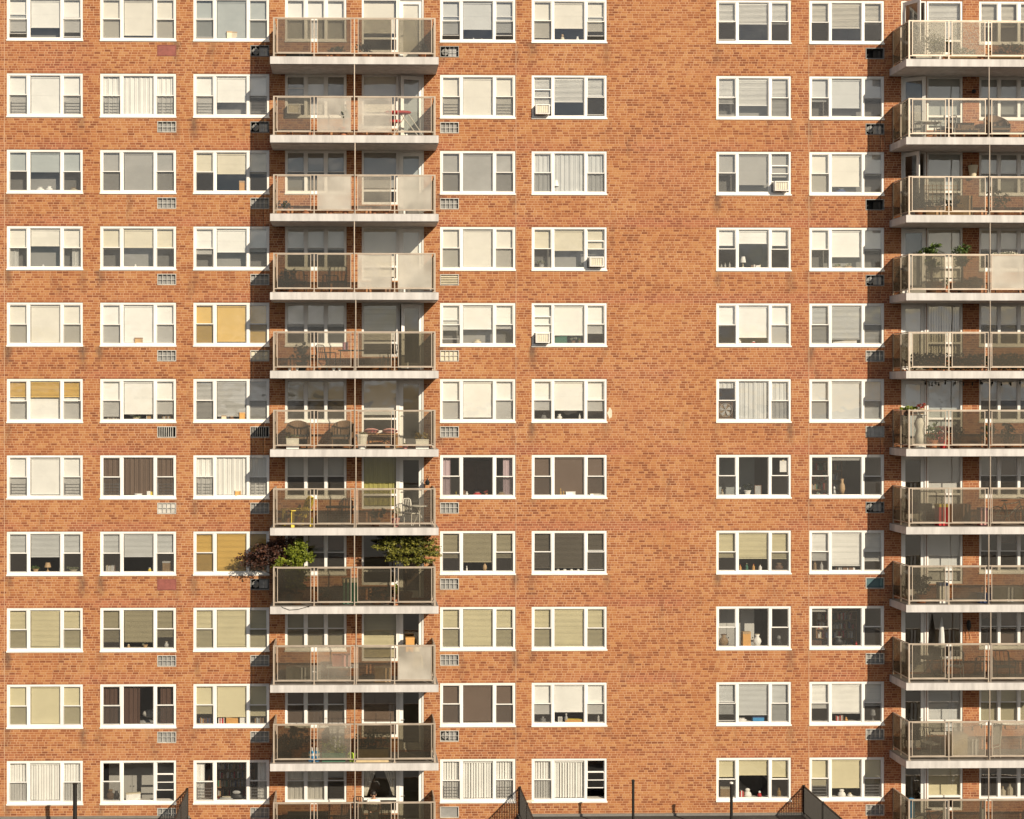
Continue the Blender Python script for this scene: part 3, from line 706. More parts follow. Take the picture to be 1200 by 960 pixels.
#PART2
# ------------------------------------------------------------------ builders for the things on the balconies and sills
def foliage(n, size, blobs, seed, aspect=1.7):
    """leaf-sized faces gathered in uneven clumps; blobs = (x,y,z,rx,ry,rz)"""
    rnd = random.Random(seed); mb = MB(); vol = [b[3] * b[4] * b[5] for b in blobs]; tot = sum(vol)
    for b, v in zip(blobs, vol):
        k = max(4, int(n * v / tot)); clumps = []
        for _ in range(max(3, k // 14)):
            a = rnd.random() * 2 * pi; u = rnd.uniform(-1, 1); q = math.sqrt(1 - u * u); rr = rnd.uniform(.45, 1.08)
            clumps.append((b[0] + b[3] * q * cos(a) * rr, b[1] + b[4] * q * sin(a) * rr, b[2] + b[5] * u * rr))
        for _ in range(k):
            cpt = rnd.choice(clumps); sp = .22
            mb.leaf((cpt[0] + rnd.gauss(0, b[3] * sp), cpt[1] + rnd.gauss(0, b[4] * sp), cpt[2] + rnd.gauss(0, b[5] * sp)), size * rnd.uniform(.6, 1.3), rnd, aspect)
    return mb

def sprays(n, leaf, blobs, seed, length, droop, aspect=2.4, flat=.35, per=16):
    """feathery shoots that start inside each clump and reach outwards, leaves thinning to the tip"""
    rnd = random.Random(seed); mb = MB(); tot = sum(b[3] * b[4] * b[5] for b in blobs) 
    for b in blobs:
        k = max(5, int(n * b[3] * b[4] * b[5] / tot))
        for _ in range(k):
            a = rnd.random() * 2 * pi; u = rnd.uniform(-.8, 1); q = math.sqrt(max(0, 1 - u * u)); r0 = rnd.uniform(.15, .75)
            st = mathutils.Vector((b[0] + b[3] * q * cos(a) * r0, b[1] + b[4] * q * sin(a) * r0, b[2] + b[5] * u * r0))
            dr = mathutils.Vector((cos(a) * q + rnd.gauss(0, .25), sin(a) * q * .8 + rnd.gauss(0, .25), u * flat + rnd.gauss(0, .15) + .12)).normalized(); L = length * rnd.uniform(.5, 1.25)
            for i in range(per):
                f = i / per; pt = st + dr * L * f + mathutils.Vector((0, 0, -droop * f * f)); w_ = .05 * (1.1 - f) * length / .3
                mb.leaf((pt.x + rnd.gauss(0, w_), pt.y + rnd.gauss(0, w_), pt.z + rnd.gauss(0, w_ * .6)), leaf * rnd.uniform(.6, 1.2), rnd, aspect)
    return mb
def pot_mesh(rad, h): return MB().lathe([(rad * .68, 0), (rad * .95, h * .82), (rad * 1.06, h * .83), (rad * 1.08, h), (rad * .9, h), (rad * .86, h * .9), (.01, h * .9)], 14)
def potted(label, x, y, z, rad=.13, h=.24, leaf='leaf_green', pot='terracotta', ph=.4, spread=.22, n=160, ls=.06, seed=1, group=None, stalky=False):
    t = thing('potted_plant', label, 'plant', (x, y, z), 0, group)
    build('pot', pot_mesh(rad, h), pot, t, smooth=False)
    rnd = random.Random(seed); st = MB()
    tips = []
    for k in range(7 if stalky else 4):
        a = rnd.random() * 6.28; q = spread * rnd.uniform(.3, .9); tip = (q * cos(a), q * sin(a), h + ph * rnd.uniform(.6, 1)); tips.append(tip)
        st.tube([(0, 0, h * .85), (tip[0] * .4, tip[1] * .4, h + ph * .35), tip], [.009, .007, .004], 5)
    build('stem', st, 'bark', t)
    if stalky: bl = [(p[0], p[1], p[2] * (.75 + .25 * j), .07, .07, .09) for p in tips for j in (0, 1)]
    else: bl = [(0, 0, h + ph * .5, spread, spread * .8, ph * .5)] + [(p[0], p[1], p[2], spread * .4, spread * .4, ph * .18) for p in tips]
    build('foliage', foliage(n, ls, bl, seed), leaf, t)
    return t
def planter(label, x, y, z, wd, dp, h, mat, leaf, ph, n=260, ls=.06, seed=3, group=None):
    t = thing('planter_box', label, 'planter', (x, y, z), 0, group)
    mb = ring(MB(), -wd / 2, wd / 2, 0, h, .02, -dp / 2, dp / 2); mb2 = MB()
    mb2.box(-wd / 2, wd / 2, -dp / 2, -dp / 2 + .02, 0, h); mb2.box(-wd / 2, wd / 2, dp / 2 - .02, dp / 2, 0, h); mb2.box(-wd / 2, -wd / 2 + .02, -dp / 2 + .02, dp / 2 - .02, 0, h); mb2.box(wd / 2 - .02, wd / 2, -dp / 2 + .02, dp / 2 - .02, 0, h)
    mb2.box(-wd / 2 - .012, wd / 2 + .012, -dp / 2 - .012, -dp / 2, h - .03, h + .004)
    build('box', mb2, mat, t); build('soil', MB().box(-wd / 2 + .02, wd / 2 - .02, -dp / 2 + .02, dp / 2 - .02, h * .5, h - .03), 'soil', t)
    if ph: build('foliage', foliage(n, ls, [(-wd * .3, 0, h + ph * .42, wd * .24, dp * .45, ph * .5), (0, 0, h + ph * .5, wd * .26, dp * .5, ph * .55), (wd * .3, 0, h + ph * .38, wd * .24, dp * .45, ph * .45)], seed), leaf, t)
    return t
def chair(label, x, y, z, rz, mat, group=None, seat=.43, back=.88, wd=.52, arms=True, cush=None):
    t = thing('patio_chair', label, 'chair', (x, y, z), rz, group); w2 = wd / 2
    build('seat', MB().box(-w2 + .02, w2 - .02, -.24, .22, seat - .03, seat), cush or mat, t)
    bk = MB()
    for k in range(5): xx = -w2 + .06 + k * (wd - .12) / 4; bk.tube([(xx, .22, seat), (xx, .30, back)], .012, 5)
    bk.tube([(-w2 + .02, .22, seat), (-w2 + .03, .30, back - .03), (-w2 + .1, .305, back + .02), (w2 - .1, .305, back + .02), (w2 - .03, .30, back - .03), (w2 - .02, .22, seat)], .016, 6)
    build('backrest', bk, mat, t)
    for sx in (-1, 1):
        for sy in (-.22, .22): build('leg', MB().tube([(sx * (w2 - .03), sy, 0), (sx * (w2 - .04), sy * .92, seat)], .016, 6), mat, t)
        if arms: build('armrest', MB().tube([(sx * (w2 - .02), -.21, seat), (sx * (w2), -.2, seat + .2), (sx * w2, .24, seat + .22)], .016, 6), mat, t)
    return t
def wicker_chair(label, x, y, z, rz, group=None):
    t = thing('wicker_chair', label, 'chair', (x, y, z), rz, group); sh = MB(); n = 18
    prof = lambda th: .56 + .40 * max(0, cos(th)) ** .7
    pr = None
    for i in range(n + 1):
        th = -2.2 + 4.4 * i / n; a = (.41 * sin(th), .36 * cos(th), .05); b = (.45 * sin(th), .40 * cos(th), prof(th)); c_ = (.37 * sin(th), .33 * cos(th), prof(th)); d = (.36 * sin(th), .31 * cos(th), .05)
        if pr:
            sh.quad(pr[0], a, b, pr[1]); sh.quad(pr[1], b, c_, pr[2]); sh.quad(pr[2], c_, d, pr[3])
        pr = (a, b, c_, d)
    build('shell', sh, 'wicker', t, smooth=False)
    build('seat', MB().box(-.33, .33, -.34, .24, .33, .40), 'wicker', t); build('cushion', MB().box(-.29, .29, -.31, .2, .401, .47), 'dark_cloth', t)
    for sx in (-.3, .3):
        for sy in (-.28, .22): build('leg', MB().tube([(sx, sy, 0), (sx, sy, .33)], .025, 6), 'wicker', t)
def table(label, x, y, z, wd, dp, h, top, leg, rnd_=False, group=None):
    t = thing('patio_table', label, 'table', (x, y, z), 0, group)
    build('table_top', MB().lathe([(wd / 2 - .01, h - .03), (wd / 2, h - .02), (wd / 2, h), (wd / 2 - .015, h + .004)], 22) if rnd_ else MB().box(-wd / 2, wd / 2, -dp / 2, dp / 2, h - .03, h), top, t)
    for k in range(3 if rnd_ else 4):
        a = 2 * pi * k / 3 + .5; q = (wd * .42 * cos(a), wd * .42 * sin(a)) if rnd_ else ((wd / 2 - .05) * (1 if k % 2 else -1), (dp / 2 - .05) * (1 if k // 2 else -1))
        build('leg', MB().tube([(q[0], q[1], 0), ((-q[0] * .45, -q[1] * .45, h - .03) if rnd_ else (q[0] * .96, q[1] * .96, h - .03))], .014, 6), leg, t)
def chest(label, x, y, z, wd, dp, h, mat, name='storage_box', cat='box', lidm=None, rz=0, group=None):
    t = thing(name, label, cat, (x, y, z), rz, group)
    build('body', MB().box(-wd / 2, wd / 2, -dp / 2, dp / 2, 0, h * .86), mat, t); build('lid', MB().box(-wd / 2 - .008, wd / 2 + .008, -dp / 2 - .008, dp / 2 + .008, h * .862, h), lidm or mat, t)
def trellis(label, x, y, z, wd, h, mat, nx=5, nz=8, r=.008):
    t = thing('trellis', label, 'trellis', (x, y, z))
    for k in range(nx): build('upright', MB().tube([(-wd / 2 + wd * k / (nx - 1), 0, 0), (-wd / 2 + wd * k / (nx - 1), 0, h)], r, 5), mat, t)
    for k in range(nz): build('crossbar', MB().tube([(-wd / 2, .012, h * (k + .6) / nz), (wd / 2, .012, h * (k + .6) / nz)], r * .8, 5), mat, t)
def bicycle(label, x, y, z, rz, mat):
    t = thing('bicycle', label, 'bicycle', (x, y, z), rz)
    for cx in (-.5, .5):
        pts = [(cx + .32 * cos(a * pi / 9), 0, .335 + .32 * sin(a * pi / 9)) for a in range(19)]
        wl = build('wheel', MB().tube(pts, .017, 6, False), 'black_metal', t)
        sp = MB()
        for a in range(8): sp.tube([(cx, 0, .335), (cx + .31 * cos(a * pi / 4), 0, .335 + .31 * sin(a * pi / 4))], .003, 3)
        build('spokes', sp, 'metal_grey', wl)
    f = MB()
    for a, b in (((-.5, 0, .335), (-.08, 0, .30)), ((-.08, 0, .30), (-.2, 0, .78)), ((-.2, 0, .78), (-.5, 0, .335)), ((-.08, 0, .30), (.36, 0, .74)), ((-.17, 0, .72), (.34, 0, .8)), ((.5, 0, .335), (.33, 0, .86))): f.tube([a, b], .017, 6)
    build('frame', f, mat, t); build('saddle', MB().ellipsoid((-.22, 0, .85), .13, .06, .03), 'black_metal', t)
    build('handlebar', MB().tube([(.42, -.27, .93), (.33, -.12, .96), (.33, .12, .96), (.42, .27, .93)], .013, 6), 'black_metal', t)
    build('crank', MB().tube([(-.08, -.09, .14), (-.08, -.05, .30), (-.08, .05, .30), (-.08, .09, .46)], .012, 5), 'metal_grey', t)
def string_lights(label, pts, drop):
    t = thing('string_lights', label, 'string lights', pts[0]); o = pts[0]; path = []; bulbs = []
    for a, b in zip(pts, pts[1:]):
        for i in range(9):
            u = i / 8; path.append(tuple(a[k] + (b[k] - a[k]) * u - o[k] - (drop * 4 * u * (1 - u) if k == 2 else 0) for k in range(3)))
        for u in (.15, .38, .62, .85): bulbs.append(tuple(a[k] + (b[k] - a[k]) * u - o[k] - (drop * 4 * u * (1 - u) if k == 2 else 0) for k in range(3)))
    build('wire', MB().tube(path, .008, 4), 'black_metal', t)
    for b in bulbs: build('bulb', MB().lathe([(.012, 0), (.018, -.04), (.032, -.08), (.03, -.11), (.012, -.14)], 8), 'black_metal', t, b)
def shrub_tree(label, name, x, y, z, pot, potr, poth, trunk, blobs, leaf, n, ls, seed, cat='tree', aspect=1.7, spray=None):
    t = thing(name, label, cat, (x, y, z)); build('pot', pot_mesh(potr, poth), pot, t)
    tr = MB(); tr.tube([(0, 0, poth * .8)] + trunk, [.045 - .006 * i for i in range(len(trunk) + 1)], 7)
    for b in blobs:
        s0 = trunk[-1 if b[2] >= trunk[-1][2] - .15 else 0]; tr.tube([s0, ((s0[0] + b[0]) / 2, (s0[1] + b[1]) / 2, (s0[2] + b[2]) / 2 + .04), (b[0], b[1], b[2])], [.02, .014, .006], 5)
    build('trunk', tr, 'bark', t); build('crown', sprays(n, ls, blobs, seed, *spray) if spray else foliage(n, ls, blobs, seed, aspect), leaf, t)
def ac_unit(label, x, z, wd=.50, h=.34):
    t = thing('window_air_conditioner', label, 'air conditioner', (x, 0, z))
    build('casing', ring(MB(), 0, wd, 0, h, .035, -.24, .3).box(.035, wd - .035, -.2, .29, .035, h - .035), 'metal_white', t)
    g = MB().box(.05, wd - .05, -.215, -.2, .05, h - .05); build('coil', g, 'cream_metal', t)
    for k in range(6): build('fin', MB().box(.05 + k * (wd - .115) / 5, .062 + k * (wd - .115) / 5, -.232, -.216, .045, h - .045), 'metal_white', t)
    build('filler_panel', MB().box(-.03, 0, .06, .08, 0, h), 'sleeve_grey', t)

# ------------------------------------------------------------------ air conditioners in window openings
for r, ci, sd, lb in ((2, 5, 'L', 'white air conditioner in the lower sash beside a short white slatted blind'), (5, 5, 'L', 'white air conditioner in the sash beside the window with green and yellow plants'),
                      (4, 5, 'R', 'white finned air conditioner in the sash beside a half drawn cream shade'), (3, 7, 'R', 'white air conditioner in the sash beside a grey shade drawn low')):
    x = COLX[ci] + (FT + .035 if sd == 'L' else WW - FT - SW + .05); ac_unit(lb, x, head(r) - WH + .118)
ac_unit('air conditioner in the balcony window behind the smoky glass panel', BAL['west']['tri'] + .085, deck(2) + .62 + .36, .46, .34)

# ------------------------------------------------------------------ west balconies
def Y(u): return -u
d = deck
potted('small leafy green plant low behind the top smoky balcony panels', -.58, -1.2, d(1), .13, .16, ph=.22, spread=.26, n=150, seed=11)
potted('bushy dark green plant beside the centre post of the top balcony', .35, -1.15, d(1), .14, .2, ph=.3, spread=.28, leaf='leaf_dark', n=170, seed=12)
potted('dark plant in the corner of the top balcony beside the door', 2.35, -1.0, d(1), .15, .25, ph=.32, spread=.2, leaf='leaf_dark', n=150, seed=13)
chest('low dark storage box on the top balcony under the triple window', -1.9, -.5, d(1), .9, .4, .34, 'paint_black')
potted('tall spindly plant with few leaves in a terracotta pot behind frosted glass', -.36, -1.3, d(2), .17, .28, ph=.75, spread=.22, n=60, ls=.09, seed=14, stalky=True)
for i, (x, hh) in enumerate(((-2.2, .1), (-1.5, .13), (-.95, .12), (.2, .13), (.62, .15), (1.1, .12))):
    potted('low terracotta pot with a sprig on the floor behind frosted glass', x, -1.28 + .05 * (i % 2), d(2), .1, hh, ph=.07, spread=.07, n=24, ls=.04, seed=20 + i, group='terracotta pots below the frosted panels')
t = thing('ironing_board', 'red topped folding board with crossed white legs beside a balcony door', 'ironing board', (1.5, -1.05, d(2)))
build('board', MB().lathe([(.1, 0), (.11, .012), (.11, .03), (.1, .04)], 16), 'paint_red', t); bo = t.children[0]; bo.scale = (4.2, 1.7, 2.2); bo.location = (0, 0, .82)
build('tray', MB().box(-.3, .1, -.12, .12, .52, .6), 'paint_red', t)
for a, b in (((.1, 0, .82), (.75, 0, 0)), ((.28, .05, .82), (-.2, .05, 0)), ((.36, -.03, .82), (.9, -.03, .02))): build('leg', MB().tube([a, b], .017, 6), 'metal_white', t)
potted('spiky purple plant in a terracotta pot behind clear glass', -2.38, -1.28, d(3), .13, .17, leaf='leaf_dark', ph=.3, spread=.3, n=130, ls=.05, seed=31, stalky=True)
potted('wide low terracotta bowl of seedlings behind clear glass', -1.65, -1.28, d(3), .2, .12, ph=.05, spread=.15, n=40, ls=.04, seed=32)
for i, x in enumerate((-.8, -.3, .7, 1.1)): potted('low brown pot along the rail foot of a frosted panel', x, -1.3, d(3), .11, .1, ph=.05, spread=.08, n=20, ls=.04, seed=33 + i, group='low pots along the frosted rail')
t = thing('folding_stool', 'white wire folding stool behind frosted glass beside the door', 'stool', (2.28, -1.25, d(3)))
build('seat', MB().tube([(-.22, 0, .16), (-.1, 0, .3), (.1, 0, .3), (.22, 0, .16)], .018, 6), 'metal_white', t)
for s in (-1, 1): build('leg', MB().tube([(s * .2, .1 * s, .16), (-s * .2, -.08 * s, 0)], .014, 6), 'metal_white', t)
chair('dark armchair behind bronze glass beside a clay coloured cushion', -2.0, -.75, d(4), .2, 'dark_cloth', back=.8, wd=.7, cush='paint_brown')
chair('dark high backed armchair behind bronze glass beside the gap', -.6, -.75, d(4), -.15, 'dark_cloth', back=.95, wd=.66)
potted('dark leafy plant standing behind an armchair and bronze glass', -2.25, -.45, d(4), .16, .3, leaf='leaf_dark', ph=.55, spread=.28, n=220, seed=41)
t = thing('slatted_crate', 'grey slatted crate behind a frosted balcony panel', 'crate', (2.3, -1.3, d(4)))
build('frame', ring(MB(), -.36, .36, .02, .6, .03, -.05, .25), 'metal_grey', t)
for k in range(7): build('slat', MB().box(-.34, .34, -.062, -.051, .07 + k * .073, .115 + k * .073), 'metal_grey', t)
chest('dim brown storage box behind the frosted balcony glass', .95, -.9, d(4), .7, .4, .5, 'paint_brown')
table('long dark patio table set behind the clear balcony panel', .35, -.8, d(5), 1.8, .7, .72, 'dark_cloth', 'black_metal')
chair('dark patio chair at the long table beside a pink bag', -.95, -.85, d(5), .9, 'black_metal', cush='dark_cloth'); chair('dark rounded patio chair at the far end of the long table', 1.2, -.85, d(5), -1.0, 'black_metal', cush='dark_cloth')
potted('round dark shrub in a black pot behind smoky glass', -1.8, -1.1, d(5), .2, .3, leaf='leaf_dark', pot='paint_black', ph=.55, spread=.34, n=300, seed=51)
chest('pink and green shoulder bag standing on the long dark table', -.3, -.95, d(5) + .725, .2, .12, .26, 'paint_plum', 'bag', 'bag')
for i, x in enumerate((-2.2, -1.95, -.7, -.5)): potted('tiny white pot at the foot of the smoky panel', x, -1.31, d(5), .06, .09, pot='paint_white', ph=.05, spread=.05, n=16, ls=.03, seed=55 + i, group='tiny white pots by the rail')
wicker_chair('brown wicker barrel chair behind a small white planter', -1.92, -.75, d(6), .12, 'wicker barrel chairs'); wicker_chair('brown wicker barrel chair beside the centre post', -.4, -.75, d(6), -.2, 'wicker barrel chairs')
planter('small white square planter with short stems before a wicker chair', -2.1, -1.28, d(6), .42, .2, .36, 'paint_white', 'leaf_pale', .12, 40, .04, 61)
table('round dark patio table with crossed legs between wicker chair and door', 1.05, -.85, d(6), .95, .9, .42, 'wicker', 'black_metal', True)
potted('tall white cylinder planter beside the centre post', .27, -1.26, d(6), .19, .5, pot='paint_white', leaf='leaf_pale', ph=.06, spread=.12, n=30, ls=.04, seed=62)
for x, lb in ((.85, 'pink cushion propped under the window beside the white cylinder'), (1.5, 'pink cushion propped under the window beside the door')):
    t = thing('cushion', lb, 'cushion', (x - .25, -.2, d(6) + .5), 0, 'pink cushions under the window'); build('pad', MB().ellipsoid((0, 0, .08), .27, .12, .1), 'paint_pink', t, smooth=True); build('piping', MB().tube([(.27 * cos(a * pi / 10), .12 * sin(a * pi / 10), .08) for a in range(21)], .012, 5, False), 'paint_red', t)
t = thing('garden_bench', 'low wooden bench under the balcony window holding pink cushions', 'bench', (.93, -.22, d(6)))
for k in range(3): build('slat', MB().box(-.62, .62, -.14 + k * .1, -.06 + k * .1, .45, .475), 'wood', t)
for sx in (-.55, .55): build('leg', MB().box(sx - .03, sx + .03, -.12, .12, 0, .449), 'wood', t)
planter('white rectangular planter with ochre grass beside the door', 2.33, -1.25, d(6), .44, .24, .32, 'paint_white', 'leaf_ochre', .26, 240, .045, 63)
potted('small pink pot on the floor before the balcony door', 1.75, -1.28, d(6), .11, .14, pot='paint_pink', leaf='leaf_pale', ph=.05, spread=.07, n=20, ls=.03, seed=64)
t = thing('adirondack_chair', 'yellow slatted garden chair leaning back behind smoky glass', 'chair', (-1.95, -.95, d(7)), R(-62))
for k in range(5): build('back_slat', MB().tube([(-.24 + k * .12, .2, .3), (-.26 + k * .13, .52, 1.02 - .02 * abs(k - 2) ** 2)], .045, 4), 'paint_yellow', t)
for k in range(5): build('seat_slat', MB().box(-.27, .27, -.36 + k * .12, -.26 + k * .12, .42 - k * .03, .445 - k * .03), 'paint_yellow', t)
for s in (-1, 1):
    build('armrest', MB().box(s * .38 - .07, s * .38 + .07, -.45, .4, .56, .585), 'paint_yellow', t); build('leg', MB().box(s * .36 - .025, s * .36 + .025, -.42, -.3, 0, .559), 'paint_yellow', t); build('leg', MB().box(s * .34 - .02, s * .34 + .02, .3, .4, .0, .3), 'paint_yellow', t)
table('dark square patio table behind smoky glass beside the yellow chair', -.45, -.75, d(7), 1.05, .8, .66, 'dark_cloth', 'black_metal'); chair('dark patio chair pushed under the square table', -.2, -.42, d(7), 0, 'black_metal')
potted('spiky dark succulent in a pot behind smoky glass', .74, -1.2, d(7), .15, .22, leaf='leaf_dark', pot='paint_brown', ph=.36, spread=.3, n=120, ls=.08, seed=71, stalky=True)
table('small white round bistro table by the balcony door', 2.25, -.9, d(7), .6, .6, .7, 'metal_white', 'metal_white', True); chair('white folding bistro chair beside the white round table', 2.0, -.55, d(7), .6, 'metal_white', wd=.4, arms=False)
potted('pink flower pot stand with white blossom beside the bistro table', 1.42, -1.25, d(7), .14, .3, pot='paint_pink', leaf='petals_white', ph=.36, spread=.15, n=120, ls=.05, seed=72)
t = thing('wall_lantern', 'small black lantern hanging in the corner by the bistro table', 'lantern', (2.56, -.25, d(7) + 1.36)); build('body', MB().lathe([(.03, .0), (.07, .02), (.09, .12), (.02, .2), (.01, .26)], 8), 'black_metal', t); build('ring', MB().tube([(.04 * cos(a * pi / 6), 0, .29 + .04 * sin(a * pi / 6)) for a in range(13)], .008, 5, False), 'black_metal', t)
# the planted balcony
shrub_tree('dark red maple in a tub leaning out over the balcony corner', 'maple_tree', -2.35, -.62, d(8), 'paint_brown', .26, .42, [(-.1, 0, .8), (-.3, .02, 1.15), (-.6, .05, 1.4)],
           [(-1.0, .05, 1.66, .42, .3, .2), (-.6, -.05, 1.86, .42, .34, .22), (-.15, 0, 2.0, .42, .3, .22), (-1.4, .08, 1.5, .3, .24, .12), (-.95, 0, 1.36, .4, .26, .1), (-.45, -.05, 1.55, .4, .3, .2), (-.1, 0, 1.6, .3, .25, .25), (-1.2, .0, 1.22, .3, .2, .06)], 'leaf_maple', 380, .05, 81, spray=(.34, .1, 1.6, .25, 14))
shrub_tree('bright green conifer in a tub behind the corner of a dark glass balcony', 'conifer_bush', -1.98, -1.02, d(8), 'paint_brown', .24, .38, [(0, 0, .7), (.0, 0, 1.3)],
           [(.05, 0, 1.6, .32, .26, .3), (.14, -.03, 2.0, .2, .18, .22), (-.12, -.05, 1.78, .22, .2, .2), (-.42, -.1, 1.45, .26, .2, .08), (.36, .05, 1.55, .2, .2, .22), (-.66, -.15, 1.36, .18, .14, .06), (0, 0, 1.05, .4, .26, .34), (.0, -.05, .7, .32, .24, .26)], 'leaf_conifer', 620, .042, 82, spray=(.2, .0, 2.4, 1.1, 13))
shrub_tree('spreading juniper in a tub before the door of the planted balcony', 'juniper_bush', 1.75, -.95, d(8), 'paint_brown', .26, .4, [(.05, 0, .85), (.0, 0, 1.35), (.1, 0, 1.6)],
           [(-.75, 0, 1.92, .3, .2, .05), (-.35, .05, 2.12, .4, .24, .07), (.15, 0, 2.26, .45, .26, .08), (.55, .05, 2.1, .4, .24, .08), (-.15, -.05, 1.78, .4, .26, .08), (.4, 0, 1.82, .42, .26, .09), (.85, .0, 1.72, .3, .22, .06), (.2, 0, 1.5, .42, .26, .08), (-.35, .0, 1.56, .3, .2, .05), (.7, 0, 1.45, .3, .2, .05), (1.0, 0, 1.95, .16, .12, .05)], 'leaf_juniper', 560, .045, 83, spray=(.34, .02, 2.6, .22, 16))
potted('young vine with bright leaves in the gap of the dark glass', 1.42, -1.32, d(8), .12, .2, ph=.5, spread=.1, leaf='leaf_conifer', n=70, ls=.06, seed=84)
chest('pale green cupboard behind dark glass at the centre post', -.15, -.8, d(8), .5, .4, .85, 'paint_green', 'cupboard', 'cupboard', 'paint_cream')
for i, (x, w_) in enumerate(((-1.0, .6), (.75, .7), (1.25, .5))): potted('squat dark tub of greenery on the floor behind dark glass', x, -1.05, d(8), .22, .26, leaf='leaf_dark', pot='paint_brown', ph=.3, spread=.25, n=140, seed=86 + i, group='dark tubs behind the dark glass')
# cluttered balconies below
chest('long grey storage bench under the triple window with tan blinds', -1.75, -.6, d(9), 1.2, .45, .45, 'paint_grey', 'storage_bench', 'bench'); chest('brown cardboard box behind smoky glass next to the white frosted panel', .98, -.9, d(9), .55, .4, .48, 'paint_tan')
table('low table under a pale blue cloth behind milky glass', -.4, -.85, d(9), 1.1, .6, .52, 'shade_m', 'metal_grey'); chest('red and white laundry basket on the pale blue table', -.45, -.85, d(9) + .525, .6, .36, .38, 'paint_pink', 'basket', 'basket')
chest('tan box standing on the sill inside the balcony door', 1.95, -.3, d(9) + .9, .3, .2, .5, 'paint_orange'); t = thing('clothes_stand', 'pale draped clothes stand behind the frosted panel by the door', 'stand', (2.15, -.8, d(9)))
build('pole', MB().tube([(0, 0, .02), (0, 0, 1.25)], .016, 6), 'metal_white', t); build('drape', foliage(1, .01, [(0, 0, .7, .1, .1, .1)], 1).tube([(0, 0, .45), (.02, 0, .8), (0, 0, 1.15)], [.24, .2, .06], 10), 'paint_cream', t)
for k in range(3): build('foot', MB().tube([(0, 0, .08), (.25 * cos(k * 2.1), .25 * sin(k * 2.1), .012)], .014, 5), 'metal_white', t)
t = thing('hand_hook', 'small pale tap fitting in the gap between the railing panels', 'tap', (-1.37, -1.25, d(9) + .3)); build('stem', MB().tube([(0, 0, -.3), (0, 0, .05), (.1, 0, .08), (.12, 0, .02)], .022, 6), 'metal_white', t); build('knob', MB().lathe([(.02, .06), (.06, .08), (.06, .1), (.02, .12)], 8), 'metal_white', t)
potted('large dark shrub with brown leaves behind dark glass by the blue jugs', -2.0, -.9, d(10), .24, .36, leaf='leaf_maple', ph=.75, spread=.42, n=420, ls=.08, seed=101)
for i, x in enumerate((-1.47, -1.27)):
    t = thing('water_jug', 'blue and white water jug in the gap between railing panels', 'jug', (x, -1.25, d(10)), 0, 'blue water jugs'); build('bottle', MB().lathe([(.09, 0), (.1, .02), (.1, .3), (.05, .36)], 12), 'paint_blue', t); build('neck', MB().lathe([(.05, .36), (.045, .46), (.03, .47)], 10), 'paint_white', t); build('label_band', MB().lathe([(.103, .2), (.103, .28)], 12), 'paint_white', t)
trellis('dark wire trellis standing above the rail beside the green plant', -.65, -1.2, d(10), 1.05, 1.5, 'black_metal', 6, 9)
planter('planter with a bright green bush in front of the wire trellis', -.7, -1.22, d(10), .8, .26, .3, 'paint_green', 'leaf_conifer', .5, 420, .06, 102)
trellis('dark garden trellis with a pointed top behind the long wooden planter', .75, -1.1, d(10), 1.0, 1.6, 'black_metal', 3, 3)
planter('long slatted wooden planter with dark leaves behind dark glass', .65, -1.2, d(10), 1.1, .3, .42, 'pale_wood', 'leaf_dark', .6, 420, .06, 103)
t = thing('watering_can', 'lime green watering can by the centre post', 'watering can', (-.08, -1.27, d(10))); build('body', MB().lathe([(.09, 0), (.1, .03), (.085, .26), (.07, .28)], 12), 'paint_lime', t); build('spout', MB().tube([(.08, 0, .08), (.17, 0, .28)], [.022, .014], 6), 'paint_lime', t); build('handle', MB().tube([(-.08, 0, .06), (-.16, 0, .18), (-.06, 0, .33), (.03, 0, .27)], .012, 6), 'paint_lime', t)
t = thing('plank', 'pale wooden plank lying along the rail foot under the long planter', 'plank', (.62, -1.42, d(10))); build('board', MB().box(-.55, .55, -.02, .02, 0, .09), 'pale_wood', t); build('batten', MB().box(-.5, -.44, -.02, .02, .0901, .11), 'pale_wood', t)
chest('grey box fan carton standing under the brown triple window', -.6, -.35, d(10) + .0, .5, .28, .98, 'paint_grey')
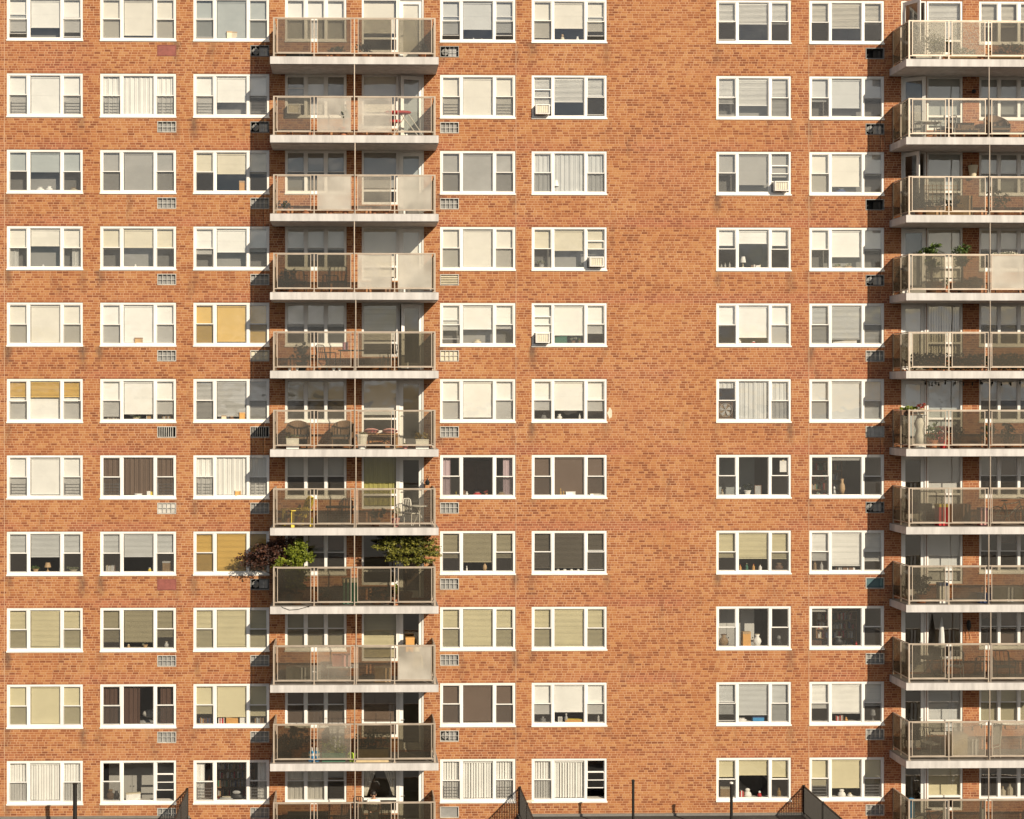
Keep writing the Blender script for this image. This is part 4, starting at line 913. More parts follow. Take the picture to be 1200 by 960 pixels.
# ------------------------------------------------------------------ the person on the lowest balcony
def person(x, y, z, rz):
    t = thing('person', 'person in a white short sleeved shirt standing at the balcony rail', 'person', (x, y, z), rz)
    J = dict(pel=(0, 0, .86), sp=(0, -.01, 1.02), ch=(0, -.02, 1.2), nk=(0, -.03, 1.34), hb=(0, -.06, 1.4), hd=(0, -.07, 1.47), ht=(0, -.065, 1.53))
    rad = dict(pel=(.14, .105), sp=(.125, .095), ch=(.145, .1), nk=(.055, .055), hb=(.06, .07), hd=(.078, .092), ht=(.058, .07))
    E = [('pel', 'sp'), ('sp', 'ch'), ('ch', 'nk'), ('nk', 'hb'), ('hb', 'hd'), ('hd', 'ht')]
    for s, sd in ((-1, 'l'), (1, 'r')):
        for n_, p, q in (('sh', (s * .17, -.02, 1.27), .055), ('el', (s * .24, -.12, 1.05), .04), ('wr', (s * .16, -.32, 1.0), .028), ('pm', (s * .14, -.39, 1.0), .032), ('hip', (s * .09, 0, .8), .085), ('kn', (s * .1, -.02, .45), .06), ('an', (s * .1, .02, .09), .042), ('to', (s * .11, -.13, .035), .035)):
            J[n_ + sd] = p; rad[n_ + sd] = (q, q)
        E += [('ch', 'sh' + sd), ('sh' + sd, 'el' + sd), ('el' + sd, 'wr' + sd), ('wr' + sd, 'pm' + sd), ('pel', 'hip' + sd), ('hip' + sd, 'kn' + sd), ('kn' + sd, 'an' + sd), ('an' + sd, 'to' + sd)]
        for k in range(5):
            off = (k - 2) * .017; ln = (.045, .07, .078, .072, .055)[k]; b = J['pm' + sd]
            J[f'f{k}{sd}'] = (b[0] + off * s, b[1] - ln * .6, b[2] + .004); J[f'g{k}{sd}'] = (b[0] + off * 1.15 * s, b[1] - ln * .85, b[2] - ln * .4)
            rad[f'f{k}{sd}'] = rad[f'g{k}{sd}'] = (.0085, .0085); E += [('pm' + sd, f'f{k}{sd}'), (f'f{k}{sd}', f'g{k}{sd}')]
    def skin(name, keys, edges, mat, grow, root):
        ids = {k: i for i, k in enumerate(keys)}; me = bpy.data.meshes.new(name); me.from_pydata([J[k] for k in keys], [(ids[a], ids[b]) for a, b in edges], []); me.materials.append(M[mat])
        o = obj(name, me, t); md = o.modifiers.new('skin', 'SKIN'); md.use_smooth_shade = True
        if not me.skin_vertices: me.skin_vertices.new() if hasattr(me.skin_vertices, 'new') else None
        for k, i in ids.items():
            sv = me.skin_vertices[0].data[i]; q = rad[k]; sv.radius = (q[0] + grow, q[1] + grow); sv.use_root = (k == root)
        sb = o.modifiers.new('sub', 'SUBSURF'); sb.levels = 1; sb.render_levels = 1; return o
    try:
        skin('body', list(J), E, 'skin', 0, 'pel')
        J['sll'] = tuple((J['shl'][i] * .35 + J['ell'][i] * .65) for i in range(3)); J['slr'] = tuple((J['shr'][i] * .35 + J['elr'][i] * .65) for i in range(3)); rad['sll'] = rad['slr'] = (.05, .05); J['nkb'] = (0, -.025, 1.3); rad['nkb'] = (.075, .07)
        skin('shirt', ['pel', 'sp', 'ch', 'nkb', 'shl', 'shr', 'sll', 'slr'], [('pel', 'sp'), ('sp', 'ch'), ('ch', 'nkb'), ('ch', 'shl'), ('ch', 'shr'), ('shl', 'sll'), ('shr', 'slr')], 'paint_white', .018, 'pel')
        skin('trousers', ['pel', 'hipl', 'hipr', 'knl', 'knr', 'anl', 'anr'], [('pel', 'hipl'), ('pel', 'hipr'), ('hipl', 'knl'), ('hipr', 'knr'), ('knl', 'anl'), ('knr', 'anr')], 'paint_grey', .014, 'pel')
    except Exception as ex:
        print('skin failed', ex)
    hb = MB().ellipsoid((0, -.045, 1.515), .1, .105, .1, 14, 9); hb.ellipsoid((0, .0, 1.44), .085, .06, .08, 10, 7); build('hair', hb, 'hair', t, smooth=True)
    fc = MB().ellipsoid((0, -.17, 1.455), .014, .022, .022, 6, 5)
    for s in (-1, 1): fc.ellipsoid((s * .088, -.06, 1.46), .012, .02, .03, 6, 5)
    build('nose_and_ears', fc, 'skin', t, smooth=True); ey = MB()
    for s in (-1, 1): ey.ellipsoid((s * .032, -.158, 1.475), .013, .008, .007, 6, 5)
    ey.ellipsoid((0, -.155, 1.418), .024, .008, .006, 6, 5); build('eyes_and_mouth', ey, 'hair', t)
person(.66, -1.02, d(11), R(6))
chair('black rounded chair back beside the person at the rail', .15, -1.0, d(11), 0, 'black_metal', back=1.28, wd=.4, cush='dark_cloth'); chair('dark chair standing behind the glass on the other side of the person', 1.1, -.7, d(11), .3, 'black_metal', back=1.0, wd=.45)
chest('wide dark chest on the lowest balcony under the curtained triple window', -1.6, -.6, d(11), 1.4, .5, .7, 'paint_black', 'chest', 'chest')
# ------------------------------------------------------------------ east balconies
potted('pale leafy bush in a white trough behind speckled glass', 20.15, -1.1, d(1), .2, .3, leaf='leaf_pale', pot='paint_white', ph=.65, spread=.36, n=420, ls=.06, seed=201)
planter('white trough with small stones beside the pale bush', 19.6, -1.22, d(1), .55, .24, .2, 'paint_white', 'leaf_pale', .08, 60, .04, 202)
planter('low pale hedge trough behind speckled glass', 20.95, -1.2, d(1), 1.0, .28, .2, 'paint_tan', 'leaf_pale', .28, 420, .05, 203); planter('clipped green hedge trough behind smoky glass on the top balcony', 22.6, -1.2, d(1), 1.5, .3, .22, 'paint_tan', 'leaf_green', .42, 620, .05, 204)
table('white metal garden table by the long balcony window', 20.0, -.7, d(2), .8, .6, .66, 'metal_white', 'metal_grey')
for i, (x, a, lb) in enumerate(((19.55, 1.2, 'grey metal garden chair facing the white table'), (20.6, -1.2, 'grey metal garden chair on the window side of the white table'))): chair(lb, x, -.75, d(2), a, 'metal_grey', wd=.46)
t = thing('garden_bench', 'long low wicker bench beside the wall lamp', 'bench', (21.3, -.6, d(2))); build('seat', MB().box(-.45, .45, -.25, .25, .36, .42), 'wicker', t); build('backrest', MB().box(-.45, .45, .19, .25, .421, .7), 'wicker', t)
for sx in (-.42, .42): build('leg', MB().box(sx - .03, sx + .03, -.24, .24, 0, .359), 'wicker', t)
wicker_chair('grey brown wicker tub chair behind clear glass next to the post', 22.4, -.75, d(2), 0)
t = thing('wall_lamp', 'black wall lamp on the brick pier between balcony windows', 'lamp', (21.9, -.02, d(2) + 1.85)); build('bracket', MB().tube([(0, 0, 0), (0, -.1, .02), (-.06, -.14, .02)], .02, 6), 'black_metal', t); build('shade', MB().lathe([(.05, -.06), (.085, -.02), (.06, .06), (.02, .08)], 10, (-.06, -.14, 0)), 'black_metal', t)
t = thing('wall_pot', 'pale half round pot hung on the brick pier', 'pot', (21.82, -.012, d(3) + 1.52)); build('bowl', MB().lathe([(.1, 0), (.14, .2), (.17, .4), (.15, .4)], 12, (0, -.12, 0)), 'paint_cream', t); build('hook', MB().tube([(0, -.02, .38), (0, 0, .5)], .012, 5), 'black_metal', t)
planter('tall wooden trough of herbs before a wooden trellis', 20.4, -1.0, d(3), 1.3, .3, .3, 'wood', 'leaf_dark', .34, 360, .05, 205); trellis('wooden square lattice trellis standing in a trough', 20.4, -.82, d(3), 1.15, 1.15, 'wood', 9, 9, .012)
potted('dark climbing plant in the corner behind smoky glass', 19.5, -1.15, d(3), .15, .25, leaf='leaf_dark', ph=.5, spread=.24, n=240, seed=206); potted('leafy tomato plant behind smoky glass next to the post', 22.3, -1.1, d(3), .18, .3, leaf='leaf_green', ph=.7, spread=.34, n=300, seed=207); chest('yellow brown carton under the wall pot', 21.2, -.7, d(3), .55, .4, .75, 'paint_tan')
shrub_tree('airy bamboo shrub rising above the rail before the cream window', 'bamboo_shrub', 19.98, -1.05, d(4), 'paint_brown', .2, .35, [(0, 0, .8), (0, 0, 1.2)], [(-.1, 0, 1.48, .3, .22, .14), (.12, 0, 1.62, .22, .2, .1), (0, 0, 1.1, .24, .2, .3)], 'leaf_green', 420, .06, 208, 'shrub', 2.6)
shrub_tree('rounded green shrub rising above the rail before the brick pier', 'round_shrub', 21.05, -1.05, d(4), 'paint_brown', .2, .35, [(0, 0, .8), (0, 0, 1.2)], [(0, 0, 1.5, .3, .24, .16), (.1, 0, 1.64, .14, .14, .1), (0, 0, 1.15, .26, .22, .25)], 'leaf_green', 700, .05, 209, 'shrub')
planter('rail trough of small white flowers above frosted glass', 22.5, -1.3, d(4) + 1.12, .9, .2, .18, 'paint_white', 'petals_white', .14, 260, .04, 210); t = thing('flower_stand', 'black wire stand carrying the trough of white flowers', 'stand', (22.5, -1.3, d(4)))
for sx in (-.4, .4): build('leg', MB().tube([(sx, 0, 0), (sx, 0, 1.1)], .014, 5), 'black_metal', t)
build('shelf', MB().box(-.44, .44, -.09, .09, 1.1, 1.118), 'black_metal', t); potted('white orchid in a pot in the gap between smoky panels', 20.35, -1.25, d(4), .12, .22, leaf='petals_white', ph=.3, spread=.12, n=80, seed=211)
mb = MB(); rnd = random.Random(5)
for k in range(1500): mb.leaf((rnd.uniform(.2, 5.4), rnd.uniform(-.01, .02), rnd.uniform(.06, .62) * (1 - .12 * rnd.random())), .085, rnd, 1.4)
t = thing('leaf_screen', 'strip of dark leafy privacy screen tied along the dark glass railing', 'screen', (18.95, -1.36, d(5))); build('leaves', mb, 'leaf_dark', t); build('wire', MB().tube([(.15, .03, .5), (5.45, .03, .5)], .006, 4), 'black_metal', t)
# flowered balcony
potted('hanging pot of red flowers at the rail over a white statue', 19.52, -1.3, d(6) + 1.18, .12, .2, leaf='petals_red', pot='paint_tan', ph=.14, spread=.15, n=120, ls=.045, seed=212)
t = thing('garden_statue', 'tall white garden statue behind the clear glass corner', 'statue', (19.55, -1.1, d(6))); build('plinth', MB().lathe([(.2, 0), (.2, .1), (.15, .14)], 12), 'paint_white', t); build('figure', MB().lathe([(.15, .14), (.17, .4), (.12, .62), (.19, .85), (.13, 1.02), (.09, 1.1), (.11, 1.16)], 14), 'paint_white', t, smooth=True)
planter('window box of fresh green leaves on the rail corner', 19.12, -1.22, d(6) + 1.15, .55, .2, .16, 'paint_brown', 'leaf_conifer', .16, 220, .05, 213)
t = thing('flower_stand', 'black wire stand under the window box and hanging pot', 'stand', (19.3, -1.26, d(6)))
for sx in (-.4, .35): build('leg', MB().tube([(sx, 0, 0), (sx, 0, 1.13)], .013, 5), 'black_metal', t)
build('shelf', MB().box(-.45, .4, -.1, .1, 1.13, 1.148), 'black_metal', t)
for i, (x, lf, pt) in enumerate(((20.0, 'leaf_green', 'terracotta'), (20.35, 'petals_red', 'paint_red'), (21.9, 'leaf_green', 'terracotta'), (20.8, 'leaf_dark', 'paint_brown'), (22.6, 'leaf_dark', 'paint_brown'))):
    potted(('leafy plant in a terracotta pot beside the white statue', 'red flowers in a red pot in the first gap of the railing', 'leafy plant in a terracotta pot at the railing post', 'dark bush in a brown tub behind bronze glass', 'dark bush in a brown tub beyond the railing post')[i], x, -1.15, d(6), .15, .28, leaf=lf, pot=pt, ph=.55, spread=.24, n=230, seed=214 + i)
string_lights('black string lights looped under the slab above the red flowers', [(19.9, -.35, head(6) - .02), (20.9, -.35, head(6) + .0), (22.2, -.35, head(6) + .0), (23.6, -.35, head(6))], .12)
string_lights('black string lights strung along the glass of the lower balcony', [(19.1, -1.36, d(10) + 1.27), (20.4, -1.36, d(10) + 1.1), (21.8, -1.36, d(10) + 1.28), (23.4, -1.36, d(10) + 1.24)], .1)
t = thing('clothes_rack', 'black metal clothes rack frame behind smoky glass', 'rack', (19.85, -1.05, d(7))); build('frame', MB().tube([(-.3, 0, .02), (-.3, 0, 1.12), (-.22, 0, 1.18), (.24, 0, 1.18), (.3, 0, 1.12), (.3, 0, .02)], .018, 6), 'black_metal', t)
build('shelf', MB().box(-.29, .1, -.12, .12, .52, .76), 'dark_cloth', t)
for sx in (-.3, .3): build('foot', MB().box(sx - .015, sx + .015, -.2, .2, 0, .02), 'black_metal', t)
chest('yellow and red toy chest in the gap of the railing', 20.3, -1.1, d(7), .34, .3, .75, 'paint_red', 'toy_chest', 'box', 'paint_yellow'); chest('pink toy box at the railing post above dark shoes', 21.72, -1.15, d(7), .26, .3, .62, 'paint_pink', 'toy_box', 'box', 'paint_plum'); chest('long dim cabinet behind the smoky glass under the pier', 21.0, -.5, d(7), 1.0, .4, .7, 'paint_brown', 'cabinet', 'cabinet')
bicycle('silver bicycle leaning behind smoky glass by the triple window', 22.75, -1.0, d(7), .12, 'metal_grey')
potted('tall dark evergreen in a pot behind smoky glass at the balcony corner', 19.6, -1.1, d(8), .2, .3, leaf='leaf_dark', ph=.62, spread=.34, n=420, seed=221); chest('white and blue cooler standing at the railing gap', 20.35, -1.1, d(8), .32, .3, .7, 'paint_white', 'cooler', 'cooler', 'paint_navy'); chest('navy blue crate at the post of the balcony with the evergreen', 21.75, -1.15, d(8), .34, .3, .34, 'paint_navy', 'plastic_crate', 'crate'); chest('wide grey bench box behind smoky glass beside the navy crate', 22.7, -.7, d(8), 1.1, .4, .5, 'paint_grey', 'storage_bench', 'bench')
table('round dark pedestal table behind smoky glass by the dark window', 20.0, -.85, d(9), .8, .8, .74, 'dark_cloth', 'black_metal', True); chair('dark patio chair behind smoky glass by the black wind chime', 22.6, -.8, d(9), 0, 'black_metal', wd=.7, cush='dark_cloth'); chair('pale metal patio chair between table and railing post', 20.95, -.7, d(9), -.6, 'metal_grey')
t = thing('closed_parasol', 'pale green closed parasol standing before the dark window', 'parasol', (20.62, -.35, d(9))); build('pole', MB().tube([(0, 0, .05), (0, 0, 2.05)], .018, 6), 'metal_white', t); build('canopy', MB().lathe([(.02, 0.95), (.11, 1.0), (.09, 1.5), (.03, 2.0), (.01, 2.02)], 9), 'shade_m', t); build('base', MB().lathe([(.22, 0), (.22, .04), (.05, .08)], 12), 'paint_grey', t)
t = thing('wind_chime', 'black wind chime hanging before the brick pier', 'wind chime', (21.68, -.12, d(9) + 1.3)); build('bell', MB().lathe([(.02, .62), (.06, .58), (.08, .4), (.05, .28), (.02, .24)], 10), 'black_metal', t); build('tail', MB().tube([(0, 0, .25), (.02, 0, -.05)], .012, 5), 'black_metal', t)
chair('dim folding chair behind smoky glass under the string lights', 20.05, -.8, d(10), .4, 'metal_grey', cush='paint_grey'); chest('large pale carton behind milky glass under the string lights', 20.95, -.85, d(10), .55, .45, .78, 'paint_cream'); chest('grey blue bin beside the pale carton behind milky glass', 21.45, -.8, d(10), .4, .4, .6, 'paint_grey', 'bin', 'bin')
t = thing('folding_chair', 'folded white framed chair leaning on the inside of the milky panel', 'chair', (22.22, -1.25, d(10))); build('frame', MB().tube([(-.24, 0, .35), (-.2, .03, 1.2), (.14, .03, 1.2), (.06, 0, .42), (-.24, 0, .35)], .022, 6), 'metal_white', t); build('sling', MB().quad((-.2, .012, .45), (.05, .012, .5), (.12, .04, 1.16), (-.17, .04, 1.16)), 'paint_grey', t); build('leg', MB().tube([(-.2, 0, .4), (-.1, .05, 0)], .016, 6), 'metal_white', t); build('leg', MB().tube([(.05, 0, .45), (.1, .05, 0)], .016, 6), 'metal_white', t)
bicycle('dark bicycle parked behind the glass under the cream blind', 20.1, -1.0, d(11), .1, 'paint_black'); t = thing('rolled_mat', 'blue rolled mat standing in the corner behind the rail', 'mat', (19.2, -1.28, d(11))); build('roll', MB().lathe([(.1, 0), (.105, .02), (.105, 1.28), (.09, 1.3), (.04, 1.3)], 12), 'paint_blue', t); build('strap', MB().lathe([(.108, .6), (.108, .66)], 12), 'paint_white', t)
for x, lb in ((20.42, 'white folded scooter standing in the railing gap beside the bicycle'), (21.7, 'white folded stroller standing at the railing post')):
    t = thing('folded_stroller', lb, 'stroller', (x, -1.2, d(11)), 0)
    build('frame', MB().tube([(-.1, 0, .1), (-.06, 0, 1.2), (.06, 0, 1.2), (.1, 0, .1)], .03, 6), 'metal_white', t); build('seat', MB().box(-.07, .07, -.02, .1, .3, .9), 'paint_grey', t)
    for s in (-.1, .1): build('wheel', MB().lathe([(.04, -.02), (.1, -.02), (.1, .02), (.04, .02)], 12), 'black_metal', t, (s, 0, .1)); t.children[-1].rotation_euler = (0, R(90), 0)
for x, hh, lb in ((22.72, .3, 'pale jar on the sill inside the dark balcony window'), (22.98, .42, 'pale bottle on the sill inside the dark balcony window')):
    t = thing('jar', lb, 'jar', (x + .3, .2, head(11) - WH + .1)); build('glass', MB().lathe([(.1, 0), (.11, .02), (.11, hh * .6), (.04, hh * .8), (.04, hh)], 10), 'paint_cream', t); build('lid', MB().lathe([(.05, hh), (.05, hh + .03)], 8), 'paint_tan', t)

# ------------------------------------------------------------------ things on the window sills
def sill(r, ci, f, name, cat, label, hgt, wd, mat, mat2=None, form='box', group=None, y=.235):
    x = COLX[ci] + f * WW; z = head(r) - WH + .097; m2 = mat2 or mat
    t = thing(name, label, cat, (x, y, z), random.uniform(-.3, .3) if form == 'box' else 0, group)
    if form != 'box' and wd > .2: t.scale = (1, .2 / wd, 1)
    if form == 'box':
        build('body', MB().box(-wd / 2, wd / 2, -.07, .07, 0, hgt * .85), mat, t); build('lid', MB().box(-wd / 2 - .006, wd / 2 + .006, -.076, .076, hgt * .852, hgt), m2, t)
    elif form == 'vase':
        build('body', MB().lathe([(wd * .3, 0), (wd * .5, hgt * .35), (wd * .42, hgt * .6), (wd * .2, hgt * .78), (wd * .3, hgt)], 12), mat, t, smooth=True); build('rim', MB().lathe([(wd * .3, hgt - .008), (wd * .33, hgt), (wd * .3, hgt + .01)], 12), m2, t)
    elif form == 'bottle':
        build('body', MB().lathe([(wd * .5, 0), (wd * .5, hgt * .6), (wd * .2, hgt * .75), (wd * .18, hgt * .94)], 10), mat, t); build('cap', MB().lathe([(wd * .22, hgt * .94), (wd * .22, hgt)], 8), m2, t)
    elif form == 'lamp':
        build('base', MB().lathe([(wd * .35, 0), (wd * .2, hgt * .1), (wd * .06, hgt * .2), (wd * .06, hgt * .62)], 10), m2, t); build('lamp_shade', MB().lathe([(wd * .5, hgt * .5), (wd * .32, hgt)], 12), mat, t)
    elif form == 'plant':
        build('pot', pot_mesh(wd * .4, hgt * .4), m2, t); build('foliage', foliage(70, .045, [(0, 0, hgt * .7, wd * .5, .07, hgt * .35)], int(f * 1000) + r), mat, t)
    elif form == 'frame':
        build('frame', ring(MB(), -wd / 2, wd / 2, 0, hgt, .018, -.012, .012), mat, t); build('picture', MB().box(-wd / 2 + .018, wd / 2 - .018, -.004, .004, .018, hgt - .018), m2, t); build('stand', MB().tube([(0, .012, hgt * .6), (0, .09, 0)], .008, 4), mat, t)
    elif form == 'figure':
        build('body', MB().lathe([(wd * .45, 0), (wd * .5, hgt * .15), (wd * .38, hgt * .5), (wd * .2, hgt * .62)], 10), mat, t, smooth=True); build('head', MB().ellipsoid((0, 0, hgt * .78), wd * .3, wd * .28, hgt * .22), m2, t, smooth=True)
    elif form == 'books':
        x0 = -wd / 2; rnd = random.Random(r * 10 + ci)
        while x0 < wd / 2: 
            k = rnd.uniform(.022, .045); build('book', MB().box(x0, x0 + k - .002, -.06, .06, 0, hgt * rnd.uniform(.75, 1)), rnd.choice([mat, m2, 'paint_white', 'paint_brown']), t); x0 += k
    return t
